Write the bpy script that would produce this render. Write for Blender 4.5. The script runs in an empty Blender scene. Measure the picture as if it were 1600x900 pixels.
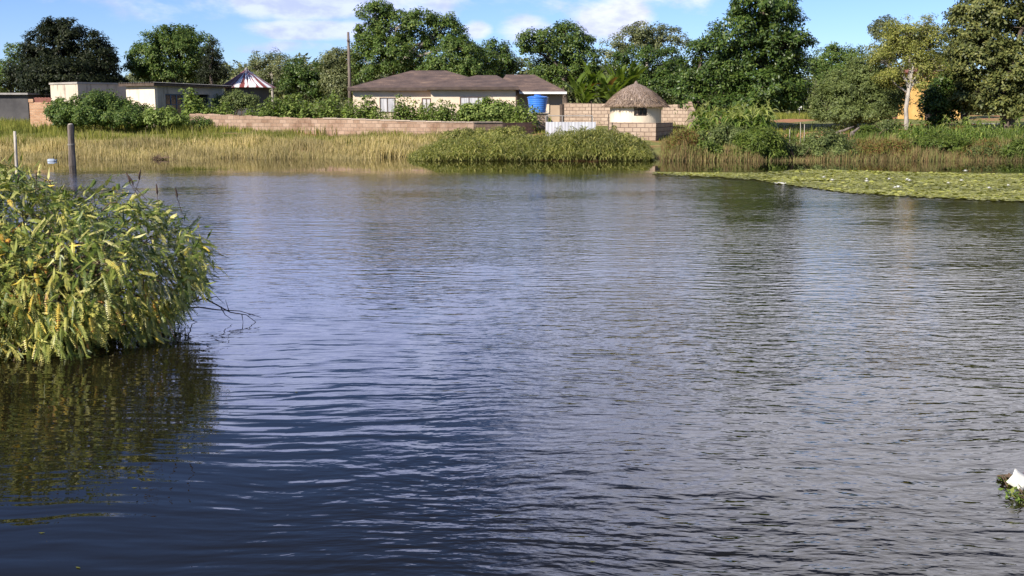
import bpy, math, random
import numpy as np
from mathutils import Vector, Matrix

sc = bpy.context.scene
col = sc.collection
rnd = random.Random(7)
RG = np.random.default_rng(11)
R = math.radians
pi = math.pi

# ------------------------------------------------------------------ camera
CAM_H, PITCH, FPX = 2.0, R(9.19), 1700.0
cam = bpy.data.cameras.new('camera')
cam.sensor_width = 36.0
cam.lens = 36.0 * FPX / 1600.0
cam.clip_start, cam.clip_end = 0.1, 6000
cam_o = bpy.data.objects.new('camera', cam)
cam_o.location = (0, 0, CAM_H)
cam_o.rotation_euler = (pi / 2 - PITCH, 0, 0)
col.objects.link(cam_o)
sc.camera = cam_o

# ------------------------------------------------------------------ sun, exposure
SUN_EL, SUN_AZ = R(32), R(222)              # clockwise from +Y: behind the camera, to the left
SUN = Vector((math.sin(SUN_AZ) * math.cos(SUN_EL), math.cos(SUN_AZ) * math.cos(SUN_EL), math.sin(SUN_EL)))
sl = bpy.data.lights.new('sun', 'SUN')
sl.energy, sl.angle, sl.color = 5.0, R(0.53), (1.0, 0.93, 0.83)
so = bpy.data.objects.new('sun', sl)
so.rotation_euler = SUN.to_track_quat('Z', 'Y').to_euler()
col.objects.link(so)
sc.view_settings.view_transform = 'Standard'
sc.view_settings.look = 'None'
sc.view_settings.exposure = 0.80
sc.view_settings.gamma = 1.0
sc.view_settings.use_curve_mapping = False
sc.cycles.max_bounces = 6
sc.cycles.diffuse_bounces = 3
sc.cycles.glossy_bounces = 3
sc.cycles.transmission_bounces = 3
sc.cycles.transparent_max_bounces = 4
sc.cycles.caustics_reflective = False
sc.cycles.caustics_refractive = False
sc.cycles.sample_clamp_indirect = 6.0


# ------------------------------------------------------------------ node helpers
class NT:
    def __init__(s, tree):
        s.t = tree
        s.n = tree.nodes
        s.l = tree.links

    def put(s, sock, v):
        if isinstance(v, bpy.types.NodeSocket):
            s.l.new(v, sock)
        elif v is not None:
            if sock.type == 'RGBA' and isinstance(v, (tuple, list)) and len(v) == 3:
                v = (*v, 1)
            sock.default_value = v

    def m(s, op, a, b=None, c=None, clamp=False):
        n = s.n.new('ShaderNodeMath')
        n.operation = op
        n.use_clamp = clamp
        for i, v in enumerate((a, b, c)):
            s.put(n.inputs[i], v)
        return n.outputs[0]

    def noise(s, vec, scale, detail=3, rough=.55, dist=0.0, out=0):
        n = s.n.new('ShaderNodeTexNoise')
        s.put(n.inputs['Vector'], vec)
        n.inputs['Scale'].default_value = scale
        n.inputs['Detail'].default_value = detail
        n.inputs['Roughness'].default_value = rough
        n.inputs['Distortion'].default_value = dist
        return n.outputs[out]

    def mapping(s, vec, loc=(0, 0, 0), rot=(0, 0, 0), sca=(1, 1, 1)):
        n = s.n.new('ShaderNodeMapping')
        s.put(n.inputs[0], vec)
        n.inputs[1].default_value = loc
        n.inputs[2].default_value = rot
        n.inputs[3].default_value = sca
        return n.outputs[0]

    def mix(s, f, a, b, mode='MIX'):
        n = s.n.new('ShaderNodeMix')
        n.data_type = 'RGBA'
        n.blend_type = mode
        s.put(n.inputs[0], f)
        s.put(n.inputs[6], a)
        s.put(n.inputs[7], b)
        return n.outputs[2]

    def ramp(s, f, stops):
        n = s.n.new('ShaderNodeValToRGB')
        s.put(n.inputs[0], f)
        e = n.color_ramp.elements
        while len(e) < len(stops):
            e.new(.5)
        for k, (p, c) in zip(e, stops):
            k.position = p
            k.color = (*c, 1) if len(c) == 3 else c
        return n.outputs[0]

    def maprange(s, v, a, b, c=0.0, d=1.0, smooth=True):
        n = s.n.new('ShaderNodeMapRange')
        n.interpolation_type = 'SMOOTHSTEP' if smooth else 'LINEAR'
        s.put(n.inputs[0], v)
        for i, k in enumerate((a, b, c, d)):
            s.put(n.inputs[i + 1], k)
        return n.outputs[0]

    def tc(s, k='Object'):
        return s.n.new('ShaderNodeTexCoord').outputs[k]

    def sep(s, v):
        n = s.n.new('ShaderNodeSeparateXYZ')
        s.put(n.inputs[0], v)
        return n.outputs

    def comb(s, x, y, z):
        n = s.n.new('ShaderNodeCombineXYZ')
        for i, v in enumerate((x, y, z)):
            s.put(n.inputs[i], v)
        return n.outputs[0]

    def bump(s, h, strength=.5, dist=.02, normal=None):
        n = s.n.new('ShaderNodeBump')
        n.inputs['Strength'].default_value = strength
        n.inputs['Distance'].default_value = dist
        s.put(n.inputs['Height'], h)
        if normal is not None:
            s.put(n.inputs['Normal'], normal)
        return n.outputs[0]


# ------------------------------------------------------------------ world: Nishita sky and cumulus
world = bpy.data.worlds.new("World")
sc.world = world
world.use_nodes = True
W = NT(world.node_tree)
W.n.clear()
sky = W.n.new('ShaderNodeTexSky')
sky.sky_type = 'NISHITA'
sky.sun_disc = False
sky.sun_elevation, sky.sun_rotation = SUN_EL, SUN_AZ
sky.altitude, sky.air_density, sky.dust_density, sky.ozone_density = 1800, 1.0, 0.3, 4.0
bg1 = W.n.new('ShaderNodeBackground')
W.l.new(W.mix(1.0, sky.outputs[0], (0.84, 0.90, 1.13), 'MULTIPLY'), bg1.inputs[0])
bg1.inputs[1].default_value = 0.078
d = W.sep(W.tc('Generated'))
u = W.m('MULTIPLY', W.m('ARCTAN2', d[0], d[1]), 57.2958)
v = W.m('MULTIPLY', W.m('ARCSINE', d[2]), 57.2958)
nv = W.comb(W.m('MULTIPLY', u, .22), W.m('MULTIPLY', v, .5), 0.3)
n1 = W.noise(nv, 1.0, 7, .6, .25)
nf = W.noise(W.comb(W.m('MULTIPLY', u, .5), W.m('MULTIPLY', v, 1.1), 4.2), 1.0, 5, .6)
dens = None
# azimuth, elevation, half width, half height of each bank of cloud, in degrees
for (u0, v0, a, b, k) in [(-10.3, 5.6, 6.0, 1.5, 1.3), (-9.6, 4.15, 5.0, .7, 1.1), (-11, 3.2, 4.0, .45, .45), (-7.2, 3.7, 2.2, .9, .7), (-20.3, 5.9, 1.4, .75, .8),
                          (-1.85, 4.2, 1.2, .7, 1.0), (.7, 4.2, 2.0, 1.0, 1.0), (4.9, 4.7, 3.0, 1.6, 1.0), (-25.5, 8.5, 5, 2, .7), (6, 9.5, 6, 1.6, .4),
                          (25, 19, 30, 14, 1.5), (-6, 10.5, 38, 7.0, .86), (80, 25, 30, 9, 1)]:
    p = W.m('POWER', W.m('DIVIDE', W.m('SUBTRACT', u, u0), a), 2)
    q = W.m('POWER', W.m('DIVIDE', W.m('SUBTRACT', v, v0), b), 2)
    g = W.m('MULTIPLY', W.m('SUBTRACT', 1.0, W.m('ADD', p, q)), k)
    g = W.m('MAXIMUM', g, 0.0)
    dens = g if dens is None else W.m('MAXIMUM', dens, g)
dn = W.m('ADD', dens, W.m('MULTIPLY', W.m('SUBTRACT', n1, .5), 2.1))
alpha = W.m('MULTIPLY', W.maprange(dn, .2, .85), W.maprange(dens, 0.0, .12))
ccol = W.mix(W.maprange(nf, .35, .65), (.70, .70, .84), (.97, .95, .97))
ccol = W.mix(W.m('MULTIPLY', W.maprange(u, -12, 22, 1.0, 0.0), .8), ccol, W.mix(1.0, ccol, (.60, .72, 1.16), 'MULTIPLY'))
bg2 = W.n.new('ShaderNodeBackground')
W.put(bg2.inputs[0], ccol)
W.put(bg2.inputs[1], W.maprange(v, 6.0, 14.0, .74, 1.42))
mx = W.n.new('ShaderNodeMixShader')
W.l.new(W.m('MULTIPLY', alpha, .92), mx.inputs[0])
W.l.new(bg1.outputs[0], mx.inputs[1])
W.l.new(bg2.outputs[0], mx.inputs[2])
wo = W.n.new('ShaderNodeOutputWorld')
W.l.new(mx.outputs[0], wo.inputs[0])


# ------------------------------------------------------------------ geometry helpers
def ray(px, py):
    x, y = (px - 800) / FPX, -(py - 450) / FPX
    return Vector((x, math.cos(PITCH) + y * math.sin(PITCH), -math.sin(PITCH) + y * math.cos(PITCH)))


def P(px, py, Y):
    d = ray(px, py)
    t = Y / d.y
    return Vector((d.x * t, Y, CAM_H + d.z * t))


def G(px, py, z=0.0):
    d = ray(px, py)
    t = (z - CAM_H) / d.z
    return Vector((d.x * t, d.y * t, z))


def sm(a, b, x):
    t = np.clip((x - a) / (b - a), 0, 1)
    return t * t * (3 - 2 * t)


def shore(x):
    return 47.2 + .5 * np.sin(x * .45) + .35 * np.sin(x * 1.3 + 1) + 2.6 * sm(4, -2, x)


def hgt(x, y):
    """terrain height: lake basin, far bank, slow rise behind"""
    x = np.asarray(x, float)
    y = np.asarray(y, float)
    d = y - shore(x)
    far = np.interp(d, [-60, -8, -1.5, 0, 1.0, 4, 10, 20, 50, 150, 4000], [-2.2, -1.0, -.22, 0, .16, .42, .78, 1.22, 1.6, 1.85, 1.9])
    near = np.interp(y, [-400, -12, -2, 1.4, 2.4, 6, 14], [1.2, .9, .45, .2, -.1, -.9, -2.2])
    b = np.hypot((x + 5.4) / 3.0, (y - 10.0) / 1.7)
    isl = np.interp(b, [0, .55, 1, 1.6], [.10, .05, -.5, -2.2])
    side = np.interp(np.abs(x), [0, 70, 90, 110], [-3, -3, .5, 1.2])
    n = .05 * np.sin(x * .7 + y * .3) + .04 * np.sin(x * 1.7 - y * 1.1)
    return np.maximum.reduce([np.where(y > 24, far, -2.2), np.where(y < 24, near, -2.2), isl, np.where(y < 46, side, -3)]) + n * (d > .5)


def H(x, y):
    return float(hgt(x, y))


def mesh_np(name, verts, quads=None, tris=None, mat=None, parent=None, smooth=False):
    verts = np.ascontiguousarray(verts, np.float32).reshape(-1, 3)
    loops, starts, n0 = [], [], 0
    for f in (quads, tris):
        if f is not None and len(f):
            f = np.asarray(f, np.int32)
            loops.append(f.ravel())
            starts.append(n0 + np.arange(len(f), dtype=np.int32) * f.shape[1])
            n0 += f.size
    loops, starts = np.concatenate(loops), np.concatenate(starts)
    me = bpy.data.meshes.new(name)
    me.vertices.add(len(verts))
    me.vertices.foreach_set('co', verts.ravel())
    me.loops.add(len(loops))
    me.loops.foreach_set('vertex_index', loops)
    me.polygons.add(len(starts))
    me.polygons.foreach_set('loop_start', starts)
    if smooth:
        me.polygons.foreach_set('use_smooth', np.ones(len(starts), bool))
    me.update(calc_edges=True)
    if mat:
        me.materials.append(mat)
    o = bpy.data.objects.new(name, me)
    col.objects.link(o)
    if parent:
        o.parent = parent
    return o


class MB:
    def __init__(s):
        s.v, s.f = [], []

    def box(s, x0, x1, y0, y1, z0, z1, rz=0.0, piv=(0, 0)):
        b = len(s.v)
        c, t = math.cos(rz), math.sin(rz)
        for z in (z0, z1):
            for x, y in ((x0, y0), (x1, y0), (x1, y1), (x0, y1)):
                dx, dy = x - piv[0], y - piv[1]
                s.v.append((piv[0] + dx * c - dy * t, piv[1] + dx * t + dy * c, z))
        for q in ((3, 2, 1, 0), (4, 5, 6, 7), (0, 1, 5, 4), (1, 2, 6, 5), (2, 3, 7, 6), (3, 0, 4, 7)):
            s.f.append(tuple(b + i for i in q))
        return s

    def tube(s, pts, rad, n=6, cap=True):
        pts = [Vector(p) for p in pts]
        if not hasattr(rad, '__len__'):
            rad = [rad] * len(pts)
        b = len(s.v)
        ref = Vector((.3, .9, .1))
        for i, p in enumerate(pts):
            t = (pts[min(i + 1, len(pts) - 1)] - pts[max(i - 1, 0)])
            if t.length < 1e-6:
                t = Vector((0, 0, 1))
            t.normalize()
            a = t.cross(ref)
            if a.length < 1e-3:
                a = t.cross(Vector((1, 0, 0)))
            a.normalize()
            c = t.cross(a)
            for k in range(n):
                w = 2 * pi * k / n
                s.v.append(tuple(p + (a * math.cos(w) + c * math.sin(w)) * rad[i]))
        for i in range(len(pts) - 1):
            for k in range(n):
                s.f.append((b + i * n + k, b + i * n + (k + 1) % n, b + (i + 1) * n + (k + 1) % n, b + (i + 1) * n + k))
        if cap:
            s.f.append(tuple(b + k for k in range(n))[::-1])
            s.f.append(tuple(b + (len(pts) - 1) * n + k for k in range(n)))
        return s

    def lathe(s, prof, n=24, c=(0, 0), wob=None):
        b = len(s.v)
        for i, (r, z) in enumerate(prof):
            for k in range(n):
                w = 2 * pi * k / n
                rr = r * (1 + (wob(i, w) if wob else 0))
                s.v.append((c[0] + rr * math.cos(w), c[1] + rr * math.sin(w), z))
        for i in range(len(prof) - 1):
            for k in range(n):
                s.f.append((b + i * n + k, b + i * n + (k + 1) % n, b + (i + 1) * n + (k + 1) % n, b + (i + 1) * n + k))
        return s

    def poly(s, pts):
        b = len(s.v)
        s.v += [tuple(p) for p in pts]
        s.f.append(tuple(range(b, b + len(pts))))
        return s

    def build(s, name, mat, parent=None, smooth=False, bevel=0):
        me = bpy.data.meshes.new(name)
        me.from_pydata(s.v, [], s.f)
        me.materials.append(mat)
        if smooth:
            for p in me.polygons:
                p.use_smooth = True
        me.update()
        o = bpy.data.objects.new(name, me)
        col.objects.link(o)
        if parent:
            o.parent = parent
        if bevel:
            md = o.modifiers.new('bevel', 'BEVEL')
            md.width = bevel
            md.segments = 2
        return o


def tag(o, label=None, cat=None, group=None, kind=None):
    for k, x in (('label', label), ('category', cat), ('group', group), ('kind', kind)):
        if x:
            o[k] = x
    return o


def thing(name, loc, label, cat, rz=0.0, group=None):
    o = bpy.data.objects.new(name, None)
    o.empty_display_size = .3
    col.objects.link(o)
    o.location = loc
    o.rotation_euler = (0, 0, rz)
    return tag(o, label, cat, group)


KIDS = {}


def copy_thing(root, loc, rz=0.0, scale=1.0, label=None, group=None):
    r = root.copy()
    col.objects.link(r)
    r.location = loc
    r.rotation_euler = (0, 0, rz)
    r.scale = (scale,) * 3
    if label:
        r['label'] = label
    if group:
        r['group'] = group
    for ch in root.children:
        c = ch.copy()
        col.objects.link(c)
        c.parent = r
        for g in ch.children:
            e = g.copy()
            col.objects.link(e)
            e.parent = c
    return r


# ------------------------------------------------------------------ materials
MATS = {}


def mat(name):
    m = bpy.data.materials.new(name)
    m.use_nodes = True
    t = NT(m.node_tree)
    t.n.clear()
    out = t.n.new('ShaderNodeOutputMaterial')
    b = t.n.new('ShaderNodeBsdfPrincipled')
    t.l.new(b.outputs[0], out.inputs[0])
    t.b, t.out = b, out
    MATS[name] = m
    return m, t


def setb(t, color=None, rough=.8, spec=.3, normal=None, metal=0.0):
    t.put(t.b.inputs['Base Color'], color)
    t.put(t.b.inputs['Roughness'], rough)
    t.b.inputs['Specular IOR Level'].default_value = spec
    t.b.inputs['Metallic'].default_value = metal
    if normal is not None:
        t.put(t.b.inputs['Normal'], normal)


def leaf_mat(name, stops, trans=.3, rough=.5, spec=.35, vary=1.2, attr=False):
    spec *= .75
    m, t = mat(name)
    g = t.n.new('ShaderNodeNewGeometry')
    src = g.outputs['Random Per Island']
    if attr:                                     # one value per compound leaf, so its leaflets match
        an = t.n.new('ShaderNodeAttribute')
        an.attribute_name = 'tint'
        src = an.outputs['Fac']
    c = t.ramp(src, stops)
    nz = t.noise(t.tc('Object'), vary, 2)
    c = t.mix(1.0, c, t.ramp(nz, [(.3, (.80, .74, .62)), (.7, (1.36, 1.22, .92))]), 'MULTIPLY')
    setb(t, c, rough, spec)
    tr = t.n.new('ShaderNodeBsdfTranslucent')
    t.put(tr.inputs[0], t.mix(1.0, c, (1.25, 1.3, .55), 'MULTIPLY'))
    mx = t.n.new('ShaderNodeMixShader')
    mx.inputs[0].default_value = trans
    t.l.new(t.b.outputs[0], mx.inputs[1])
    t.l.new(tr.outputs[0], mx.inputs[2])
    t.l.new(mx.outputs[0], t.out.inputs[0])
    return m


def ramp3(a, b, c, x=.0, y=.55, z=1.0):
    return [(x, a), (y, b), (z, c)]


L_DARK = leaf_mat('leaf_dark', ramp3((0.008, 0.013, 0.007), (0.012, 0.020, 0.009), (0.030, 0.039, 0.015)), .15, .55, .25)
L_MID = leaf_mat('leaf_mid', ramp3((0.048, 0.089, 0.026), (0.078, 0.142, 0.037), (0.158, 0.214, 0.064)))
L_MANGO = leaf_mat('leaf_mango', ramp3((0.030, 0.062, 0.017), (0.052, 0.101, 0.025), (0.111, 0.163, 0.044)), .25, .42, .4)
L_OLIVE = leaf_mat('leaf_olive', ramp3((0.056, 0.077, 0.030), (0.103, 0.130, 0.047), (0.200, 0.217, 0.083)), .25)
L_GREY = leaf_mat('leaf_grey', ramp3((0.074, 0.096, 0.053), (0.122, 0.154, 0.079), (0.210, 0.236, 0.131)))
L_SOFT = leaf_mat('leaf_soft', ramp3((0.076, 0.111, 0.048), (0.126, 0.177, 0.071), (0.194, 0.245, 0.101)), .35)
L_PALE = leaf_mat('leaf_pale', ramp3((.12, .15, .042), (.20, .235, .07), (.33, .345, .125)), .4)
L_BRIGHT = leaf_mat('leaf_bright', ramp3((.06, .10, .022), (.10, .16, .035), (.18, .24, .065)), .4)
L_WEED = leaf_mat('leaf_weed', ramp3((0.094, 0.156, 0.044), (0.156, 0.235, 0.066), (0.281, 0.360, 0.133)), .35, .55, .3)
L_MAIZE = leaf_mat('leaf_maize', ramp3((0.105, 0.179, 0.041), (0.179, 0.284, 0.067), (0.359, 0.404, 0.149)), .4, .5)
L_BANANA = leaf_mat('leaf_banana', ramp3((.06, .11, .022), (.10, .16, .032), (.18, .22, .06)), .4, .4)
L_DRY = leaf_mat('leaf_dry', ramp3((.13, .065, .028), (.20, .115, .055), (.30, .21, .11)), .25, .8, .1)
L_YGRASS = leaf_mat('leaf_yellow_grass', [(0, (.19, .19, .065)), (.25, (.27, .235, .125)), (.6, (.355, .305, .18)), (1, (.46, .42, .28))], .3, .75, .15, .25)
L_GGRASS = leaf_mat('leaf_green_grass', ramp3((.10, .13, .03), (.17, .20, .05), (.27, .27, .085)), .35, .7, .2, .4)
L_REED = leaf_mat('leaf_reed', ramp3((.19, .135, .085), (.24, .205, .12), (.18, .235, .085)), .3, .75, .15, .5)
L_FG = leaf_mat('leaf_bush_green', [(0, (.04, .075, .018)), (.4, (.105, .16, .034)), (.72, (.24, .30, .08)), (1, (.52, .52, .24))], .22, .42, .45, 3, True)
L_DRYG = leaf_mat('leaf_russet_green', [(0, (.12, .07, .035)), (.4, (.20, .12, .06)), (.6, (.12, .15, .04)), (1, (.22, .25, .08))], .3, .7, .15)
L_BANK = leaf_mat('leaf_bank_grass', ramp3((.10, .13, .04), (.20, .235, .075), (.38, .38, .17)), .35, .55, .3, .6)
L_FGY = leaf_mat('leaf_bush_yellow', [(0, (.12, .165, .04)), (.4, (.27, .32, .09)), (.82, (.48, .47, .15)), (.96, (.60, .46, .08)), (1, (.40, .17, .05))], .22, .42, .45, 3, True)
L_THATCHW = None


def simple(name, c1, c2, scale=3.0, rough=.85, bump=0.0, bscale=20., spec=.25, stretch=(1, 1, 1), detail=5):
    m, t = mat(name)
    co = t.mapping(t.tc('Object'), sca=stretch)
    nz = t.noise(co, scale, detail, .6)
    c = t.ramp(nz, [(.32, c1), (.68, c2)])
    setb(t, c, rough, spec, t.bump(t.noise(co, bscale, 4), bump, .02) if bump else None)
    return m


BARK = simple('bark_brown', (.06, .045, .035), (.14, .11, .085), 2, .9, .6, 9, stretch=(3, 3, .7))
BARK_PALE = simple('bark_pale', (.17, .145, .12), (.40, .36, .31), 2.5, .85, .5, 9, stretch=(3, 3, .9))
BARK_RED = simple('bark_red', (.12, .05, .035), (.24, .11, .07), 2, .9, .5, 9)
STEM = simple('green_stem', (.06, .08, .025), (.13, .14, .05), 4, .7)
STEM_DRY = simple('dry_stem', (.07, .045, .03), (.16, .11, .07), 4, .85)
WOOD_GREY = simple('weathered_wood', (.07, .055, .045), (.22, .18, .15), 2.5, .9, .7, 12, stretch=(5, 5, .6))
WOOD_PALE = simple('pale_pole', (.30, .26, .21), (.52, .47, .40), 3, .8, .4, 10, stretch=(4, 4, .6))
DARKWOOD = simple('dark_wood', (.05, .035, .028), (.11, .08, .06), 3, .85)
CONC = simple('grey_concrete', (.24, .22, .20), (.38, .35, .31), 1.2, .9, .3, 25)
CREAM = simple('cream_paint', (.58, .46, .345), (.70, .575, .44), .8, .85, .15, 30)
DARKPLINTH = simple('dark_paint', (.06, .05, .05), (.11, .09, .085), 2, .8)
WHITE_PAINT = simple('white_paint', (.68, .66, .62), (.82, .80, .77), 2, .6)
FRAME_DARK = simple('window_frame_paint', (.05, .035, .03), (.10, .07, .055), 3, .6)
FRAME_BLUE = simple('blue_paint', (.05, .075, .13), (.09, .13, .20), 3, .5)
GLASS_DARK = simple('dark_glass', (.012, .014, .018), (.03, .03, .035), 1, .12, spec=.5)
CURTAIN = simple('pale_curtain_glass', (.30, .30, .31), (.56, .55, .55), 3.2, .35, spec=.5, stretch=(3, 3, .4))
BLUE_PLASTIC = simple('blue_plastic', (.035, .15, .52), (.05, .20, .62), .7, .38, spec=.5)
YELLOW_WALL = simple('ochre_paint', (.58, .33, .10), (.70, .44, .16), 1, .85)
RED_ROOF = simple('red_sheet_roof', (.16, .06, .045), (.26, .10, .07), 2, .6)
DARK_WALL = simple('dark_grey_wall', (.05, .048, .05), (.09, .085, .085), 1, .9, .2)
ROOF_GREY = simple('grey_roof_edge', (.20, .19, .18), (.32, .30, .28), 2, .7)
COPING = simple('coping_mortar', (.30, .235, .185), (.43, .345, .28), 3, .9, .3)
WHITE_LITTER = simple('white_litter', (.50, .48, .42), (.72, .70, .64), 5, .5)
PETAL = simple('white_petal', (.80, .78, .76), (.86, .84, .80), 5, .5)
TAN_WALL = simple('tan_paint', (.36, .27, .19), (.46, .35, .25), 1, .85)
SEED = simple('seed_brown', (.035, .022, .02), (.07, .045, .035), 20, .9)
PINK_STEM = simple('reddish_stem', (.20, .06, .07), (.32, .11, .11), 8, .6)


def brick_mat(name, c1, c2, mortar, bw=.40, bh=.20, stain=(.62, .55, .5), stain_amt=.5, msize=.012):
    m, t = mat(name)
    o = t.sep(t.tc('Object'))
    nrm = t.sep(t.n.new('ShaderNodeNewGeometry').outputs['Normal'])
    vec = t.comb(t.m('ADD', o[0], o[1]), o[2], 0)
    wob = t.noise(t.tc('Object'), 2.2, 2)
    vec2 = t.comb(t.m('ADD', t.m('ADD', o[0], o[1]), t.m('MULTIPLY', wob, .03)), t.m('ADD', o[2], t.m('MULTIPLY', wob, .035)), 0)
    b = t.n.new('ShaderNodeTexBrick')
    t.put(b.inputs['Vector'], vec2)
    t.put(b.inputs['Color1'], c1)
    t.put(b.inputs['Color2'], c2)
    t.put(b.inputs['Mortar'], mortar)
    b.inputs['Scale'].default_value = 1
    b.inputs['Mortar Size'].default_value = msize
    b.inputs['Mortar Smooth'].default_value = .3
    b.inputs['Bias'].default_value = -.1
    b.inputs['Brick Width'].default_value = bw
    b.inputs['Row Height'].default_value = bh
    s1 = t.noise(t.tc('Object'), .9, 6, .65)
    c = t.mix(t.m('MULTIPLY', t.maprange(s1, .42, .7), stain_amt), b.outputs[0], t.mix(1.0, b.outputs[0], stain, 'MULTIPLY'))
    c = t.mix(1.0, c, t.ramp(t.noise(t.tc('Object'), 14, 3), [(.3, (.85, .85, .85)), (.7, (1.12, 1.1, 1.08))]), 'MULTIPLY')
    h = t.m('ADD', t.m('MULTIPLY', b.outputs['Fac'], -1.0), t.m('MULTIPLY', t.noise(t.tc('Object'), 22, 3), .5))
    setb(t, c, .92, .15, t.bump(h, .7, .015))
    return m


BRICK = brick_mat('brick_pinkish', (.275, .185, .13), (.38, .275, .205), (.21, .16, .125), stain_amt=.9)
BRICK_TAN = brick_mat('block_tan', (.325, .245, .185), (.41, .32, .245), (.16, .115, .09), .42, .21, msize=.018)
BRICK_OR = brick_mat('brick_orange', (.46, .25, .14), (.60, .38, .24), (.42, .31, .22), .24, .09)


def stained(name, c1, c2, stain):
    """plaster with damp streaks running down from the roof"""
    m, t = mat(name)
    co = t.tc('Object')
    base = t.ramp(t.noise(co, 1.3, 5, .6), [(.3, c1), (.7, c2)])
    st = t.noise(t.mapping(co, sca=(2.2, 2.2, .45)), 1.6, 6, .65)
    c = t.mix(t.maprange(st, .50, .70), base, stain)
    setb(t, c, .9, .2, t.bump(t.noise(co, 25, 3), .25, .01))
    return m


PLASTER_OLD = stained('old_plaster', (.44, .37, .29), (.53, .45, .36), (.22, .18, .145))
PLASTER_SHADED = stained('shaded_plaster', (.32, .285, .24), (.42, .37, .31), (.17, .145, .12))  # plaster darkened to put the shade of the right face into its colour
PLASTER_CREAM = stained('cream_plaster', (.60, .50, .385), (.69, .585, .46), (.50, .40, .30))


def tiles_mat():
    m, t = mat('brown_roof_tiles')
    co = t.tc('Object')
    o = t.sep(co)
    rows = t.m('FRACT', t.m('MULTIPLY', o[2], 8.5))
    n0 = t.noise(t.mapping(co, sca=(.8, .8, 3)), 1.4, 6, .65)
    c = t.ramp(n0, [(.26, (.06, .045, .042)), (.48, (.11, .078, .068)), (.60, (.145, .10, .082)), (.74, (.24, .165, .12))])
    c = t.mix(t.m('MULTIPLY', t.maprange(rows, .75, 1.0), .5), c, (.055, .036, .03))
    setb(t, c, .85, .2, t.bump(t.m('ADD', rows, t.noise(co, 9, 3)), .5, .04))
    return m


ROOF_TILE = tiles_mat()


def thatch_mat():
    m, t = mat('grey_thatch')
    co = t.tc('Object')
    o = t.sep(co)
    ang = t.m('ARCTAN2', o[1], o[0])
    vec = t.comb(t.m('MULTIPLY', ang, 16.0), t.m('MULTIPLY', o[2], 2.2), 0)
    n0 = t.noise(vec, 1.5, 6, .7)
    c = t.ramp(n0, [(.3, (.14, .105, .086)), (.52, (.27, .208, .172)), (.75, (.39, .31, .26))])
    setb(t, c, .95, .1, t.bump(n0, 1.0, .06))
    return m


THATCH = thatch_mat()


def striped_roof_mat():
    m, t = mat('striped_sheet_roof')
    co = t.tc('Object')
    o = t.sep(co)
    ang = t.m('ARCTAN2', o[1], o[0])
    s = t.m('MULTIPLY', ang, 5.2)
    n0 = t.noise(t.comb(s, t.m('MULTIPLY', o[2], .5), 0), 1.15, 2, .6)
    white = t.maprange(n0, .49, .54)
    side = t.maprange(ang, -2.2, -1.6)          # sheets on the far-left flank are rust brown
    patch = t.noise(co, 1.6, 5, .6)
    cw = t.mix(t.maprange(patch, .6, .75), (.80, .78, .77), (.42, .28, .25))
    cr = t.ramp(patch, [(.3, (.15, .035, .03)), (.7, (.30, .09, .075))])
    c = t.mix(t.m('MULTIPLY', white, t.m('MAXIMUM', side, .12)), cr, cw)
    setb(t, c, .5, .4)
    return m


ROOF_STRIPE = striped_roof_mat()


def sheet_mat():
    m, t = mat('white_corrugated_sheet')
    co = t.tc('Object')
    o = t.sep(co)
    c = t.ramp(t.noise(t.mapping(co, sca=(4, 4, .5)), 1.5, 4), [(.3, (.36, .36, .39)), (.7, (.50, .50, .53))])
    setb(t, c, .5, .4)
    return m


SHEET = sheet_mat()


def ground_mat():
    m, t = mat('bank_soil_and_turf')
    co = t.tc('Object')
    o = t.sep(co)
    n0 = t.noise(co, .16, 6, .6)
    n2 = t.noise(co, 1.7, 5, .65)
    soil = t.ramp(n2, [(.3, (.24, .105, .05)), (.7, (.40, .21, .11))])
    turf = t.ramp(n2, [(.3, (.085, .10, .03)), (.7, (.22, .215, .075))])
    c = t.mix(t.maprange(n0, .50, .60), turf, soil)
    mud = t.ramp(n2, [(.3, (.045, .034, .02)), (.7, (.08, .06, .035))])
    c = t.mix(t.maprange(o[2], .02, .22), mud, c)
    setb(t, c, .95, .1, t.bump(n2, .6, .08))
    return m


GROUND = ground_mat()


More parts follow.
